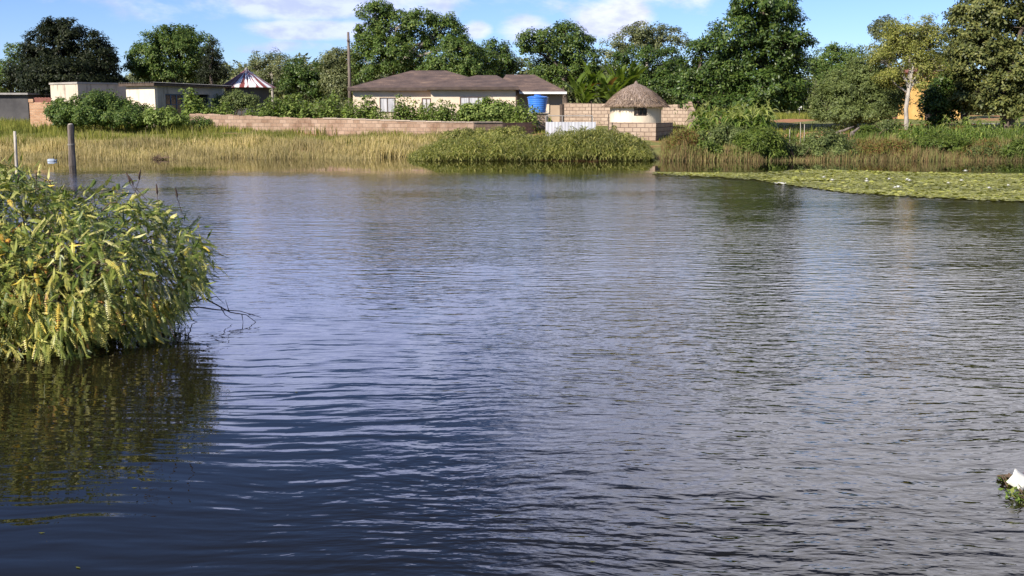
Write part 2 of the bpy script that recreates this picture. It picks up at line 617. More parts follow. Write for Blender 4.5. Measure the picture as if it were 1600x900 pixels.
def water_mat():
    m, t = mat('pond_water')
    co = t.tc('Object')
    o = t.sep(co)
    warp = t.noise(co, .55, 2, .5, 0, 1)
    wv = t.n.new('ShaderNodeVectorMath')
    wv.operation = 'MULTIPLY_ADD'
    t.put(wv.inputs[0], warp)
    wv.inputs[1].default_value = (.5, .5, 0)
    t.put(wv.inputs[2], co)
    cw = wv.outputs[0]
    rot = (0, 0, R(13))
    # wind patches, sheltered water beside the bush and along the far bank
    patch = t.maprange(t.noise(t.mapping(co, sca=(.5, 1.0, 1)), .16, 3, .6), .34, .66, .35, 1.25)
    # sheltered lee near the near-left shore
    lee = t.maprange(t.m('ADD', o[0], t.m('MULTIPLY', t.m('SUBTRACT', o[1], 6.0), -.12)), -1.9, 1.3, 0.0, 1.0)
    lee = t.m('MAXIMUM', lee, t.maprange(o[1], 9.0, 17.0))
    calm = t.maprange(t.m('ADD', o[1], t.m('MULTIPLY', t.noise(co, .25, 2), 6.0)), 36.0, 41.5, 1.0, .015)
    swell = t.noise(t.mapping(cw, rot=rot, sca=(1.5, 6.4, 1)), 1.0, 1.5, .4)
    far = t.noise(t.mapping(cw, rot=(0, 0, R(8)), sca=(.8, 3.0, 1)), 1.0, 1, .4)
    rip = t.noise(t.mapping(cw, rot=rot, sca=(4.0, 9.0, 1)), 1.0, 1.6, .45)
    fine = t.noise(t.mapping(cw, rot=(0, 0, R(5)), sca=(9, 18.0, 1)), 1.0, 2, .5)
    h = t.m('ADD', t.m('MULTIPLY', swell, .0085), t.m('MULTIPLY', t.m('MULTIPLY', far, .010), t.maprange(o[1], 8, 20)))
    h = t.m('ADD', h, t.m('MULTIPLY', t.m('MULTIPLY', rip, .0175), t.m('MULTIPLY', patch, t.m('MULTIPLY_ADD', lee, .85, .15))))
    h = t.m('ADD', h, t.m('MULTIPLY', t.m('MULTIPLY', fine, .0075), t.m('MULTIPLY', patch, t.m('MULTIPLY_ADD', lee, .92, .08))))
    h = t.m('MULTIPLY', h, t.m('MULTIPLY', calm, t.maprange(o[1], 9, 20, 1.0, .78)))
    n = t.bump(h, 1.0, 1.0)
    setb(t, (.0080, .0066, .0032), t.m('MULTIPLY_ADD', t.m('MULTIPLY', t.maprange(o[1], 6, 25), calm), .08, .012), .5, n)
    t.b.inputs['IOR'].default_value = 1.333
    return m


WATER = water_mat()


def lily_mat():
    return leaf_mat('lily_pad_leaf', ramp3((.20, .235, .065), (.27, .30, .095), (.34, .36, .14)), .15, .45, .45, .4)


LILY = lily_mat()

# ------------------------------------------------------------------ ground and water
xs = np.unique(np.concatenate([np.linspace(-2500, -120, 14), np.linspace(-120, 120, 200), np.linspace(120, 2500, 14)]))
ys = np.unique(np.concatenate([np.linspace(-300, -4, 12), np.linspace(-4, 16, 34), np.linspace(16, 44, 16), np.linspace(44, 72, 70), np.linspace(72, 160, 40), np.linspace(160, 4500, 16)]))
X, Y = np.meshgrid(xs, ys)
Z = hgt(X, Y)
nx, ny = len(xs), len(ys)
idx = np.arange(nx * ny).reshape(ny, nx)
q = np.stack([idx[:-1, :-1], idx[:-1, 1:], idx[1:, 1:], idx[1:, :-1]], -1).reshape(-1, 4)
tag(mesh_np('ground', np.stack([X, Y, Z], -1), q, mat=GROUND, smooth=True), kind='structure')
MBw = MB().poly([(-130, -20, 0), (130, -20, 0), (130, 60, 0), (-130, 60, 0)])
tag(MBw.build('water', WATER), kind='structure')


# ------------------------------------------------------------------ foliage builders (arrays)
def nrm(a):
    return a / np.maximum(np.linalg.norm(a, axis=-1, keepdims=True), 1e-9)


def leaves(base, axis, normal, length, width, fold=.12):
    """diamond leaves -> verts (N*4,3), quads"""
    n = len(base)
    axis = nrm(axis)
    side = nrm(np.cross(axis, normal))
    nn = np.cross(side, axis)
    length = np.broadcast_to(np.asarray(length, float), (n,))[:, None]
    width = np.broadcast_to(np.asarray(width, float), (n,))[:, None]
    mid = base + axis * length * .45
    v = np.stack([base, mid + side * width * .5 - nn * length * fold, base + axis * length, mid - side * width * .5 - nn * length * fold], 1)
    f = np.arange(n * 4).reshape(n, 4)
    return v.reshape(-1, 3), f


def ribbons(pts, width, side):
    """pts (N,K,3), width (N,K), side (N,3) -> verts, quads"""
    n, k, _ = pts.shape
    s = side[:, None, :] * width[:, :, None] * .5
    v = np.stack([pts - s, pts + s], 2).reshape(-1, 3)
    i = np.arange(n * k * 2).reshape(n, k, 2)
    f = np.stack([i[:, :-1, 0], i[:, :-1, 1], i[:, 1:, 1], i[:, 1:, 0]], -1).reshape(-1, 4)
    return v, f


def set_tint(o, t):
    a = o.data.attributes.new('tint', 'FLOAT', 'POINT')
    a.data.foreach_set('value', np.ascontiguousarray(t, np.float32))
    return o


def rdir(n, rg=RG):
    a = rg.normal(size=(n, 3))
    return nrm(a)


def blades(base, h, w, lean=.25, K=4, droop=.25, rg=RG):
    n = len(base)
    az = rg.uniform(0, 2 * pi, n)
    hd = np.stack([np.cos(az), np.sin(az), np.zeros(n)], -1)
    side = np.stack([-np.sin(az), np.cos(az), np.zeros(n)], -1)
    # face widths mostly across so that blades stay visible
    side = nrm(side + np.array([[.8, 0, 0]]) * np.sign(side[:, :1] + 1e-6))
    t = np.linspace(0, 1, K)[None, :, None]
    ln = (np.abs(rg.normal(0, lean, n)) * h)[:, None, None]
    h = np.asarray(h)[:, None, None]
    pts = base[:, None, :] + np.array([0, 0, 1.0]) * h * (t - droop * t ** 3 * (ln / h)) + hd[:, None, :] * ln * t ** 2
    wd = np.asarray(w)[:, None] * np.clip(np.linspace(1, 0.05, K) ** .7, 0, 1)[None]
    return ribbons(pts, wd, side)


def merge(parts):
    vs, fs, o = [], [], 0
    for v, f in parts:
        vs.append(v)
        fs.append(f + o)
        o += len(v)
    return np.concatenate(vs), np.concatenate(fs)


def crown_leaves(lobes, rc=.42, per=42, ll=.21, lw=.11, dens=1.0,  rg=RG, inner=.22, flat=.75, bottom=.5):
    """lobes: list of (centre, (rx,ry,rz)); leaf clumps over each lobe's shell and inside it"""
    cl, out = [], []
    if rc < .6:
        ll, lw, per, dens = ll * .82, lw * .88, per * 1.55, dens * 1.35
    for c, r in lobes:
        r = np.array(r)
        area = 4 * pi * (((r[0] * r[1]) ** 1.6 + (r[0] * r[2]) ** 1.6 + (r[1] * r[2]) ** 1.6) / 3) ** (1 / 1.6)
        n = max(5, int(dens * 1.25 * area / (pi * rc * rc)))
        dd = rdir(n, rg)
        keep = (dd[:, 2] > -.35) | (rg.random(n) < bottom)
        dd = dd[keep]
        n = len(dd)
        rad = np.where(rg.random(n) < inner, rg.uniform(.3, .8, n), 1 + rg.normal(0, .09, n))
        cl.append(np.array(c) + dd * r * rad[:, None])
        out.append(dd)
    cl, out = np.concatenate(cl), np.concatenate(out)
    n = len(cl)
    m = rg.integers(int(per * .6), int(per * 1.4), n)
    k = np.repeat(np.arange(n), m)
    N = len(k)
    csz = rc * rg.uniform(.7, 1.25, n)
    off = rdir(N, rg) * (rg.random(N) ** .5)[:, None] * csz[k][:, None] * np.array([1, 1, flat])
    p = cl[k] + off
    normal = nrm(out[k] * .7 + nrm(off + 1e-6) * .5 + np.array([0, 0, .55]) + rg.normal(0, .45, (N, 3)))
    ax = rdir(N, rg) + nrm(off + 1e-6) * .6 + np.array([0, 0, -.25])
    ax = ax - normal * np.sum(ax * normal, -1, keepdims=True)
    s = rg.uniform(.7, 1.3, N)
    v, f = leaves(p, ax, normal, ll * s, lw * s)
    return v, f, cl


def limb(mb, a, b, r0, r1, seed=0, n=5, k=4, sag=.0):
    rr = random.Random(seed)
    a, b = Vector(a), Vector(b)
    pts = []
    L = (b - a).length
    for i in range(k + 1):
        t = i / k
        p = a.lerp(b, t)
        j = L * .06 * math.sin(pi * t)
        p += Vector((rr.uniform(-j, j), rr.uniform(-j, j), rr.uniform(-j, j) + L * sag * math.sin(pi * t)))
        pts.append(p)
    mb.tube(pts, [r0 + (r1 - r0) * i / k for i in range(k + 1)], n, cap=False)


SPX = lambda D: D * .987 / FPX


def tree(name, label, D, base_px, lobes, lm, bark=BARK, ll=.21, lw=.11, rc=.42, per=42, dens=1.0, tr=.2, seed=1, depth=.9, group=None, fork=.3,
         twigs=7, inner=.22, flat=.75, twig_r=.03, cat='tree', bottom=.5):
    rg = np.random.default_rng(seed)
    rr = random.Random(seed)
    bx = P(base_px, 190, D).x
    bz = H(bx, D) - .05
    root = thing(name, (bx, D, bz), label, cat, group=group)
    s = SPX(D)
    L3 = []
    for i, (cx, cy, rx, ry) in enumerate(lobes):
        c = P(cx, cy, D)
        w = rx * s * depth * rr.uniform(.85, 1.1)
        off = (rr.random() - .5) * 1.3 * rx * s
        L3.append(((c.x - bx, off, c.z - bz), (rx * s, w, ry * s)))
    v, f, cl = crown_leaves(L3, rc, per, ll, lw, dens, rg, inner, flat, bottom)
    mesh_np('crown', v, f, mat=lm, parent=root)
    mb = MB()
    top = max(c[2] for c, r in L3)
    ztop = max(.6, min(c[2] - r[2] for c, r in L3) + (top * fork))
    mx_ = sum(c[0] for c, r in L3) / len(L3) * .35
    fk = Vector((mx_ * .6, 0, ztop))
    mb.tube([(0, 0, 0), (0.02, 0, .25), fk * .5 + Vector((rr.uniform(-.1, .1), 0, 0)), fk], [tr * 1.35, tr * 1.05, tr * .9, tr * .75], 9)
    for i, (c, r) in enumerate(L3):
        limb(mb, fk - Vector((0, 0, rr.uniform(0, .25) * ztop)), c, tr * .5, .05, seed + i, 5, 4, .05)
        sel = [q for q in range(len(cl)) if (abs((cl[q] - np.array(c)) / np.array(r)).max() < 1.1)]
        rr.shuffle(sel)
        for qq in sel[:twigs]:
            limb(mb, Vector(c).lerp(fk, rr.uniform(0, .3)), cl[qq], twig_r, .012, seed + qq, 4, 3)
    mb.build('trunk', bark, root, smooth=True)
    return root


# ------------------------------------------------------------------ buildings
def hip_roof(mb, x0, x1, y0, y1, ze, ridge0, ridge1, th=.14):
    """eave rectangle at ze, ridge between two points; closed with a soffit"""
    a, b, c, d = (x0, y0, ze), (x1, y0, ze), (x1, y1, ze), (x0, y1, ze)
    mb.poly([a, b, ridge1, ridge0])
    mb.poly([b, c, ridge1])
    mb.poly([c, d, ridge0, ridge1])
    mb.poly([d, a, ridge0])


def window(mb_parent, name, x0, x1, z0, z1, y, panes, fm, pm, t=.05, proud=.03):
    """window in the wall plane y (facing -y): frame with mullions proud of the wall, panes set behind"""
    f = MB()
    f.box(x0, x1, y - proud, y + .04, z1 - t, z1)
    f.box(x0, x1, y - proud - .02, y + .04, z0, z0 + t)
    f.box(x0, x0 + t, y - proud, y + .04, z0 + t, z1 - t)
    f.box(x1 - t, x1, y - proud, y + .04, z0 + t, z1 - t)
    w = (x1 - x0) / panes
    for i in range(1, panes):
        f.box(x0 + w * i - t * .4, x0 + w * i + t * .4, y - proud + .004, y + .04, z0 + t, z1 - t)
    o = f.build('window', fm, mb_parent)
    for i in range(panes):
        MB().box(x0 + w * i + t * .5, x0 + w * (i + 1) - t * .5, y - .012, y + .02, z0 + t, z1 - t).build('pane', pm, o)
    return o


# main house ------------------------------------------------------
def main_house():
    D = 67.0
    o = P(672, 200, D)
    gz = H(o.x, D) - .1
    root = thing('house', (o.x, D, gz), 'long cream bungalow with low brown tiled hip roof behind the brick wall', 'house')
    s = SPX(D)
    X_ = lambda px: (px - 672) * s
    Zp = lambda py, Y=D: P(672, py, Y).z - gz
    zl, zr = Zp(137.5, D + 1), Zp(137, D)
    zw = Zp(144.5, D + 3.4)
    w = MB()
    w.box(X_(548), X_(672), 1.2, 8.6, 0, zl)
    w.box(X_(674), X_(806), 0, 7.4, 0, zr)
    w.build('wall', CREAM, root)
    w = MB()
    w.box(X_(806) + .002, X_(884), 4.2, 10.5, 0, zw)
    w.build('side_wing_wall', TAN_WALL, root)
    MB().box(X_(855), X_(862), 4.12, 4.199, 1.0, zw - .2).build('door', CREAM, root)  # sunlit patch of the wing wall, put in as a pale strip
    # roofs
    r = MB()
    hip_roof(r, X_(541), X_(790), .75, 9.0, zl + .02, (X_(632), 5.2, Zp(110, D + 5)), (X_(690), 5.2, Zp(110, D + 5)))
    ra = r.build('roof', ROOF_TILE, root)
    r = MB()
    hip_roof(r, X_(667), X_(811), -.5, 8.0, zr + .03, (X_(742), 3.6, Zp(117.5, D + 3.6)), (X_(775), 3.6, Zp(117.5, D + 3.6)))
    r.build('roof', ROOF_TILE, root)
    r = MB()
    hip_roof(r, X_(770), X_(890), 3.4, 11.0, zw + .06, (X_(790), 6.6, Zp(116.5, D + 6.5)), (X_(838), 6.6, Zp(116.5, D + 6.5)))
    r.build('roof', ROOF_TILE, root)
    f = MB()
    f.box(X_(541), X_(667) - .01, .75, .80, zl - .16, zl + .018)
    f.box(X_(541), X_(541) + .05, .802, 9.0, zl - .16, zl + .016)
    f.box(X_(667), X_(811), -.5, -.45, zr - .13, zr + .028)
    f.box(X_(811) - .05, X_(811), -.448, 8.0, zr - .13, zr + .026)
    f.box(X_(667), X_(667) + .05, -.448, .75, zr - .13, zr + .026)
    f.build('fascia', FRAME_DARK, root)
    MB().box(X_(812), X_(890), 3.36, 3.40, zw - .09, zw + .05).build('white_fascia', WHITE_PAINT, root)
    s2 = MB().box(X_(541) + .05, X_(667), .80, 1.2, zl - .1, zl - .06).box(X_(667) + .05, X_(811) - .05, -.45, 0, zr - .08, zr - .05)
    s2.box(X_(806) + .01, X_(811) - .05, .002, 7.4, zr - .08, zr - .05).box(X_(812), X_(890), 3.41, 4.199, zw - .06, zw - .02)
    s2.build('soffit', DARKWOOD, root)
    # windows (bottom hidden by weeds)
    window(root, 'window', X_(590), X_(615), Zp(176), Zp(152), 1.2, 2, FRAME_DARK, CURTAIN, .06)
    window(root, 'window', X_(657), X_(671.5), Zp(176), Zp(153), 1.2, 2, FRAME_DARK, CURTAIN, .06)
    window(root, 'window', X_(719), X_(762), Zp(178), Zp(151), 0.0, 3, FRAME_DARK, CURTAIN, .06)
    m = MB().box(X_(548) - .003, X_(672), 1.18, 1.197, 0, .32).box(X_(674) - .003, X_(806) + .003, -.02, -.003, 0, .32)
    m.build('plinth', DARKPLINTH, root)
    mb = MB().tube([(X_(808) + .02, -.2, zr - .1), (X_(808), -.05, zr - .2), (X_(808), -.05, 0.1)], .03, 6)
    mb.build('downpipe', FRAME_DARK, root)


main_house()


# left houses: a corner towards the viewer; local +x runs along the right face, +y along the left face
def corner_house(name, label, px, py_top, D, L1, L2, ang, wm, roofm, over, th, fascia=None):
    c = P(px, py_top, D)
    gz = H(c.x, D) - .1
    ht = c.z - gz
    # local: the corner at the origin; left face along -x (facing -y), right face along +y (facing +x)
    root = thing(name, (c.x, D, gz), label, 'house', rz=-ang)
    return root, ht


def house_two():
    root, ht = corner_house('outbuilding', 'small flat-roofed cream building with blue window and dark porch opening', 241, 131, 66, 2.9, 5.6, R(35), None, None, 0, 0)
    L1, L2 = 2.75, 5.3
    w = MB()
    w.box(-L1, 0, 0, .2, 0, ht)                     # lit left face
    w.box(-L1, -L1 + .2, .2, L2, 0, ht)
    w.box(-L1 + .2, 0, L2 - .2, L2, 0, ht)
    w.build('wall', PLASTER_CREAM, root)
    # right face, with window and porch opening, in pieces butted together
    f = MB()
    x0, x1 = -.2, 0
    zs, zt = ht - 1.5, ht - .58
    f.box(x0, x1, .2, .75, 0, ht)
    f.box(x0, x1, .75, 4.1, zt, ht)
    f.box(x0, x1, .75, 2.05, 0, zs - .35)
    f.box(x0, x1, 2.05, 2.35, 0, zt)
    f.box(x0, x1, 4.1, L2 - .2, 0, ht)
    f.build('porch_wall', PLASTER_SHADED, root)
    MB().box(-.16, .03, 2.12, 2.28, 0.0, zt - .01).build('porch_pillar', CREAM, root)
    wf = MB()
    wf.box(-.12, -.05, .75, 2.05, zt - .06, zt).box(-.12, -.05, .75, 2.05, zs - .35, zs - .29)
    for yy in (.75, 1.16, 1.58, 1.99):
        wf.box(-.12, -.05, yy, yy + .06, zs - .29, zt - .06)
    wf.box(-.11, -.06, .81, 1.99, (zs + zt) / 2 - .2, (zs + zt) / 2 - .16)
    win = wf.build('window', FRAME_BLUE, root)
    MB().box(-.10, -.08, .76, 2.04, zs - .3, zt - .03).build('pane', GLASS_DARK, win)
    MB().box(-1.6, -1.5, 2.35, 4.1, 0, ht).box(-1.5, -.2, 2.36, 2.42, 0, ht).box(-1.5, -.2, 4.04, 4.09, 0, ht).build('porch_back_wall', DARK_WALL, root)
    MB().box(-1.49, -1.46, 2.5, 3.1, 0, ht - .65).build('door', FRAME_BLUE, root)
    r = MB()
    n = 30
    x0, x1 = -L1 - .35, .4
    for i in range(n):                               # corrugated sheet falling slightly to the back
        xa, xb = x0 + (x1 - x0) * i / n, x0 + (x1 - x0) * (i + 1) / n
        za, zb = (.0, .025) if i % 2 == 0 else (.025, .0)
        y0, y1 = -.35, L2 + .35
        r.poly([(xa, y0, ht + .08 + za), (xb, y0, ht + .08 + zb), (xb, y1, ht - .02 + zb), (xa, y1, ht - .02 + za)])
        r.poly([(xa, y0, ht + .055 + za), (xa, y1, ht - .045 + za), (xb, y1, ht - .045 + zb), (xb, y0, ht + .055 + zb)])
    r.build('roof', ROOF_GREY, root)
    MB().box(-L1 - .3, .35, -.3, -.24, ht - .12, ht + .05).box(.29, .35, -.24, L2 + .3, ht - .12, ht + .0).build('fascia', DARKWOOD, root)


def house_one():
    root, ht = corner_house('outbuilding', 'grey stained plaster outbuilding with parapet roof under the dark tree', 121, 131, 71, 0, 0, R(38), None, None, 0, 0)
    L1, L2 = 3.3, 6.2
    w = MB()
    zt, zs = ht - .95, ht - 1.75
    w.box(-L1, -2.75, 0, .2, 0, ht)
    w.box(-2.75, -2.25, 0, .2, zt, ht).box(-2.75, -2.25, 0, .2, 0, zs)
    w.box(-2.25, -1.05, 0, .2, 0, ht)
    w.box(-1.05, -.6, 0, .2, zt, ht).box(-1.05, -.6, 0, .2, 0, zs)
    w.box(-.6, 0, 0, .2, 0, ht)
    w.box(-.2, 0, .2, 1.2, 0, ht)
    w.box(-.2, 0, 1.2, 2.4, zt, ht).box(-.2, 0, 1.2, 2.4, 0, zs)
    w.box(-.2, 0, 2.4, L2, 0, ht)
    w.box(-L1, -L1 + .2, .2, L2, 0, ht).box(-L1 + .2, -.2, L2 - .2, L2, 0, ht)
    w.build('wall', PLASTER_OLD, root)
    MB().box(-L1 - .06, .06, -.06, L2 + .06, ht, ht + .12).build('parapet', CONC, root)
    for (a, b) in ((-2.75, -2.25), (-1.05, -.6)):
        f = MB().box(a, b, .06, .11, zt - .05, zt).box(a, b, .06, .11, zs, zs + .05).box(a, a + .05, .06, .11, zs + .05, zt - .05).box(b - .05, b, .06, .11, zs + .05, zt - .05)
        f.box((a + b) / 2 - .02, (a + b) / 2 + .02, .06, .11, zs + .05, zt - .05)
        o = f.build('window', FRAME_DARK, root)
        MB().box(a + .04, b - .04, .12, .14, zs + .04, zt - .04).build('pane', GLASS_DARK, o)
    f = MB().box(-.12, -.07, 1.2, 2.4, zt - .05, zt).box(-.12, -.07, 1.2, 2.4, zs, zs + .05)
    for yy in (1.2, 1.77, 2.35):
        f.box(-.12, -.07, yy, yy + .05, zs + .05, zt - .05)
    o = f.build('window', FRAME_DARK, root)
    MB().box(-.15, -.13, 1.22, 2.38, zs + .03, zt - .03).build('pane', GLASS_DARK, o)


house_two()
house_one()


# far-left dark building
def dark_building():
    D = 74
    c = P(-40, 150, D)
    gz = H(c.x, D) - .1
    root = thing('outbuilding', (c.x, D, gz), 'low dark building with grey roof edge at far left', 'building')
    zt = P(0, 148, D).z - gz
    x1 = P(43, 150, D).x - c.x
    MB().box(0, x1, 0, 4, 0, zt).build('wall', DARK_WALL, root)
    MB().box(-.2, x1 + .15, -.3, 4.3, zt, zt + .12).build('roof', ROOF_GREY, root)


dark_building()


def chimney_pot():
    D = 75.5
    c = P(36, 140, D)
    return c


# small orange brick wall with red coping
def brick_pier():
    D = 64.5
    a, b = P(47, 183, D), P(81, 183, D)
    gz = H(a.x, D) - .2
    root = thing('garden_wall', (a.x, D, gz), 'short weathered orange brick wall with red picket top at left', 'wall')
    zt = P(60, 160, D).z - gz
    L = b.x - a.x
    MB().box(0, L, 0, .25, 0, zt).build('brickwork', BRICK_OR, root)
    f = MB()
    for i in range(11):
        x = L * .22 + i * (L * .78) / 11
        f.box(x, x + .085, .04, .1, zt, zt + .27 + .02 * (i % 2))
    f.box(L * .2, L + .03, .1, .14, zt + .06, zt + .12).box(L * .2, L + .03, .1, .14, zt + .2, zt + .24)
    f.build('picket_top', RED_ROOF, root)
    MB().box(-.03, L * .2, -.03, .28, zt, zt + .2).build('pillar_cap', BRICK_OR, root)


brick_pier()


# striped metal hut
def striped_hut():
    D = 80
    c = P(385, 108, D)
    gz = H(c.x, D) - .1
    root = thing('hut', (c.x, D, gz), 'round hut with red and white striped metal cone roof', 'hut')
    za, ze = c.z - gz, P(385, 137, D).z - gz
    re = 44 * SPX(D)
    r = MB()
    n = 64
    b = len(r.v)
    prof = [(re, ze), (re * .66, ze + (za - ze) * .31), (re * .33, ze + (za - ze) * .66), (.03, za)]
    r.lathe(prof, n, wob=lambda i, w: .012 * math.cos(w * 32))
    r.lathe([(re - .02, ze - .03), (.03, za - .06)], n)
    r.lathe([(re, ze), (re - .02, ze - .03)], n)
    r.build('roof', ROOF_STRIPE, root)
    MB().lathe([(.16, za - .09), (.12, za + .05), (.02, za + .12)], 12).build('roof_cap', ROOF_GREY, root)
    MB().lathe([(re - .5, 0), (re - .5, ze + .25)], 32).build('wall', DARK_WALL, root, smooth=True)  # dark wall colour stands for the shade under the roof overhang


striped_hut()


# thatched rondavel
def rondavel():
    D = 61.5
    c = P(994, 130, D)
    gz = H(c.x, D) - .1
    root = thing('rondavel', (c.x, D, gz), 'round cream hut with grey conical thatched roof', 'hut')
    za, ze = c.z - gz, P(994, 165, D).z - gz
    re, rw = 49 * SPX(D), 40 * SPX(D)
    wz0, wz1 = P(994, 181, D - 1.4).z - gz, P(994, 167, D - 1.4).z - gz
    wa = -pi / 2 + .12
    ww = .27
    n = 72
    w = MB()
    def ringpt(k, z): 
        a = 2 * pi * k / n
        return (rw * math.cos(a), rw * math.sin(a), z)
    k0, k1 = round((wa - ww) / (2 * pi) * n), round((wa + ww * .85) / (2 * pi) * n)
    for k in range(n):
        kk = k - n if k > n / 2 else k
        segs = [(0, wz0), (wz1, ze + .35)] if k0 <= kk < k1 else [(0, wz0), (wz0, wz1), (wz1, ze + .35)]
        for z0, z1 in segs:
            w.poly([ringpt(k, z0), ringpt(k + 1, z0), ringpt(k + 1, z1), ringpt(k, z1)])
    for k in (k0, k1):                               # reveals
        a = 2 * pi * k / n
        w.poly([(rw * math.cos(a), rw * math.sin(a), wz0), ((rw - .18) * math.cos(a), (rw - .18) * math.sin(a), wz0), ((rw - .18) * math.cos(a), (rw - .18) * math.sin(a), wz1), (rw * math.cos(a), rw * math.sin(a), wz1)])
    w.build('wall', PLASTER_CREAM, root)
    f = MB()
    a0, a1 = 2 * pi * k0 / n, 2 * pi * k1 / n
    ri = rw - .07
    A = Vector((ri * math.cos(a0), ri * math.sin(a0), 0))
    B_ = Vector((ri * math.cos(a1), ri * math.sin(a1), 0))
    for t in (0.03, .36, .68, .97):
        p = A.lerp(B_, t)
        f.tube([(p.x, p.y, wz0 + .02), (p.x, p.y, wz1 - .02)], .022, 4)
    for z in (wz0 + .03, (wz0 + wz1) / 2 + .1, wz1 - .03):
        f.tube([(A.x, A.y, z), (B_.x, B_.y, z)], .02, 4)
    o = f.build('window', FRAME_DARK, root)
    nrm_ = Vector((math.cos(wa), math.sin(wa), 0)) * .05
    p0, p1 = A - nrm_, B_ - nrm_
    pm = A.lerp(B_, .45) - nrm_
    MB().poly([(pm.x, pm.y, wz0), (p1.x, p1.y, wz0), (p1.x, p1.y, wz1), (pm.x, pm.y, wz1)]).build('pane', GLASS_DARK, o)
    MB().poly([(p0.x, p0.y, wz0), (pm.x, pm.y, wz0), (pm.x, pm.y, wz1), (p0.x, p0.y, wz1)]).build('pane', TAN_WALL, o)
    rg = random.Random(3)
    ph = [rg.uniform(0, 6.28) for _ in range(6)]
    wob = lambda i, a: .012 * math.sin(a * 7 + ph[0] + i) + .008 * math.sin(a * 19 + ph[1] + 2 * i) + (.012 * math.sin(a * 41 + ph[2]) if i < 3 else 0)
    h = za - ze
    th = MB()
    th.lathe([(re - .28, ze + .10), (re - .05, ze - .10), (re, ze - .06), (re * .965, ze + .03), (re * .765, ze + h * .35), (re * .525, ze + h * .645), (re * .285, ze + h * .855), (re * .105, ze + h * .965), (.02, ze + h)], 96, wob=wob)
    tr_ = th.build('thatch_roof', THATCH, root, smooth=True)
    # loose straw on the roof and shaggy eave
    g = np.random.default_rng(5)
    N = 5200
    a = g.uniform(0, 2 * pi, N)
    tt = np.concatenate([g.uniform(0, 1, N - 900) ** .55, g.uniform(.93, .99, 900)])
    prof_r = np.interp(1 - tt, [0, .03, .35, .645, .855, .965, 1], [re, re * .965, re * .765, re * .525, re * .285, re * .105, .02])
    prof_z = ze + h * (1 - tt)
    base = np.stack([np.cos(a) * prof_r, np.sin(a) * prof_r, prof_z + .02], -1)
    outd = np.stack([np.cos(a), np.sin(a), np.zeros(N)], -1)
    ax = outd * .8 + np.array([0, 0, -.62]) + g.normal(0, .12, (N, 3))
    v, f_ = leaves(base, ax, outd + np.array([0, 0, 1.]) + g.normal(0, .3, (N, 3)), g.uniform(.15, .32, N), .022, .02)
    mesh_np('loose_straw', v, f_, mat=leaf_mat('straw', ramp3((.13, .10, .095), (.235, .185, .172), (.35, .285, .265)), .1, .9, .1), parent=tr_)
    tp = MB().lathe([(.13, ze + h * .95), (.10, ze + h + .03), (.05, ze + h + .1), (.02, ze + h + .13)], 10)
    tp.build('roof_finial', THATCH, root)


rondavel()


# brick walls -------------------------------------------------------
def wall_run(name, label, pts, z_tops, z_bots, m, th=.2, coping=None, cop_h=.07, cat='wall', jag=None):
    """pts: world (x,y) polyline; each run becomes a wall_section with local x along the run"""
    root = thing(name, (pts[0][0], pts[0][1], 0), label, cat)
    for i in range(len(pts) - 1):
        a, b = Vector((*pts[i], 0)), Vector((*pts[i + 1], 0))
        L = (b - a).length
        rz = math.atan2(b.y - a.y, b.x - a.x)
        n = max(2, int(L / .4))
        mb = MB()
        # stepped top following courses
        for k in range(n):
            x0, x1 = L * k / n, L * (k + 1) / n
            t = (k + .5) / n
            zt = z_tops[i] + (z_tops[i + 1] - z_tops[i]) * t
            if jag:
                zt += jag(i, t)
            zb = min(z_bots[i], z_bots[i + 1])
            mb.poly([(x0, 0, zb), (x1, 0, zb), (x1, 0, zt), (x0, 0, zt)])
            mb.poly([(x1, th, zb), (x0, th, zb), (x0, th, zt), (x1, th, zt)])
            mb.poly([(x0, 0, zt), (x1, 0, zt), (x1, th, zt), (x0, th, zt)])
            if k == 0:
                mb.poly([(0, th, zb), (0, 0, zb), (0, 0, zt), (0, th, zt)])
            if k == n - 1:
                mb.poly([(L, 0, zb), (L, th, zb), (L, th, zt), (L, 0, zt)])
            if jag and k < n - 1:
                t2 = (k + 1.5) / n
                z2 = z_tops[i] + (z_tops[i + 1] - z_tops[i]) * t2 + jag(i, t2)
                mb.poly([(x1, 0, zt), (x1, th, zt), (x1, th, z2), (x1, 0, z2)])
        o = mb.build('wall_section', m, root)
        o.location = (a.x - pts[0][0], a.y - pts[0][1], 0)
        o.rotation_euler = (0, 0, rz)
        if coping and coping[i]:
            c = MB()
            n2 = 8
            for k in range(n2):
                x0, x1 = L * k / n2, L * (k + 1) / n2 - .012
                za = z_tops[i] + (z_tops[i + 1] - z_tops[i]) * (k + .5) / n2
                c.box(x0, x1, -.035, th + .035, za + .006, za + cop_h + rnd.uniform(-.008, .008))
            co = c.build('coping', COPING, root)
            co.location = o.location
            co.rotation_euler = o.rotation_euler
    return root


a = P(296, 177, 63.5)
b = P(505, 185.5, 60.5)
c_ = P(690, 190, 57.2)
c2 = P(740, 190.5, 56.9)
c3 = P(785, 190.5, 57.8)
d_ = P(838, 190, 60.5)
wall_run('boundary_wall', 'long low pink brick boundary wall in front of the bungalow', [(a.x, a.y), (b.x, b.y), (c_.x, c_.y), (c2.x, c2.y), (c3.x, c3.y), (d_.x, d_.y)],
         [a.z, b.z, c_.z - .05, c2.z - .05, c3.z - .05, d_.z - .05], [.3, .3, .2, .2, .2, .2], BRICK, coping=[0, 1, 1, 1, 0], jag=lambda i, t: (.05 * ((int(t * 37) * 7919) % 5 - 2) / 4 if i == 0 else 0))

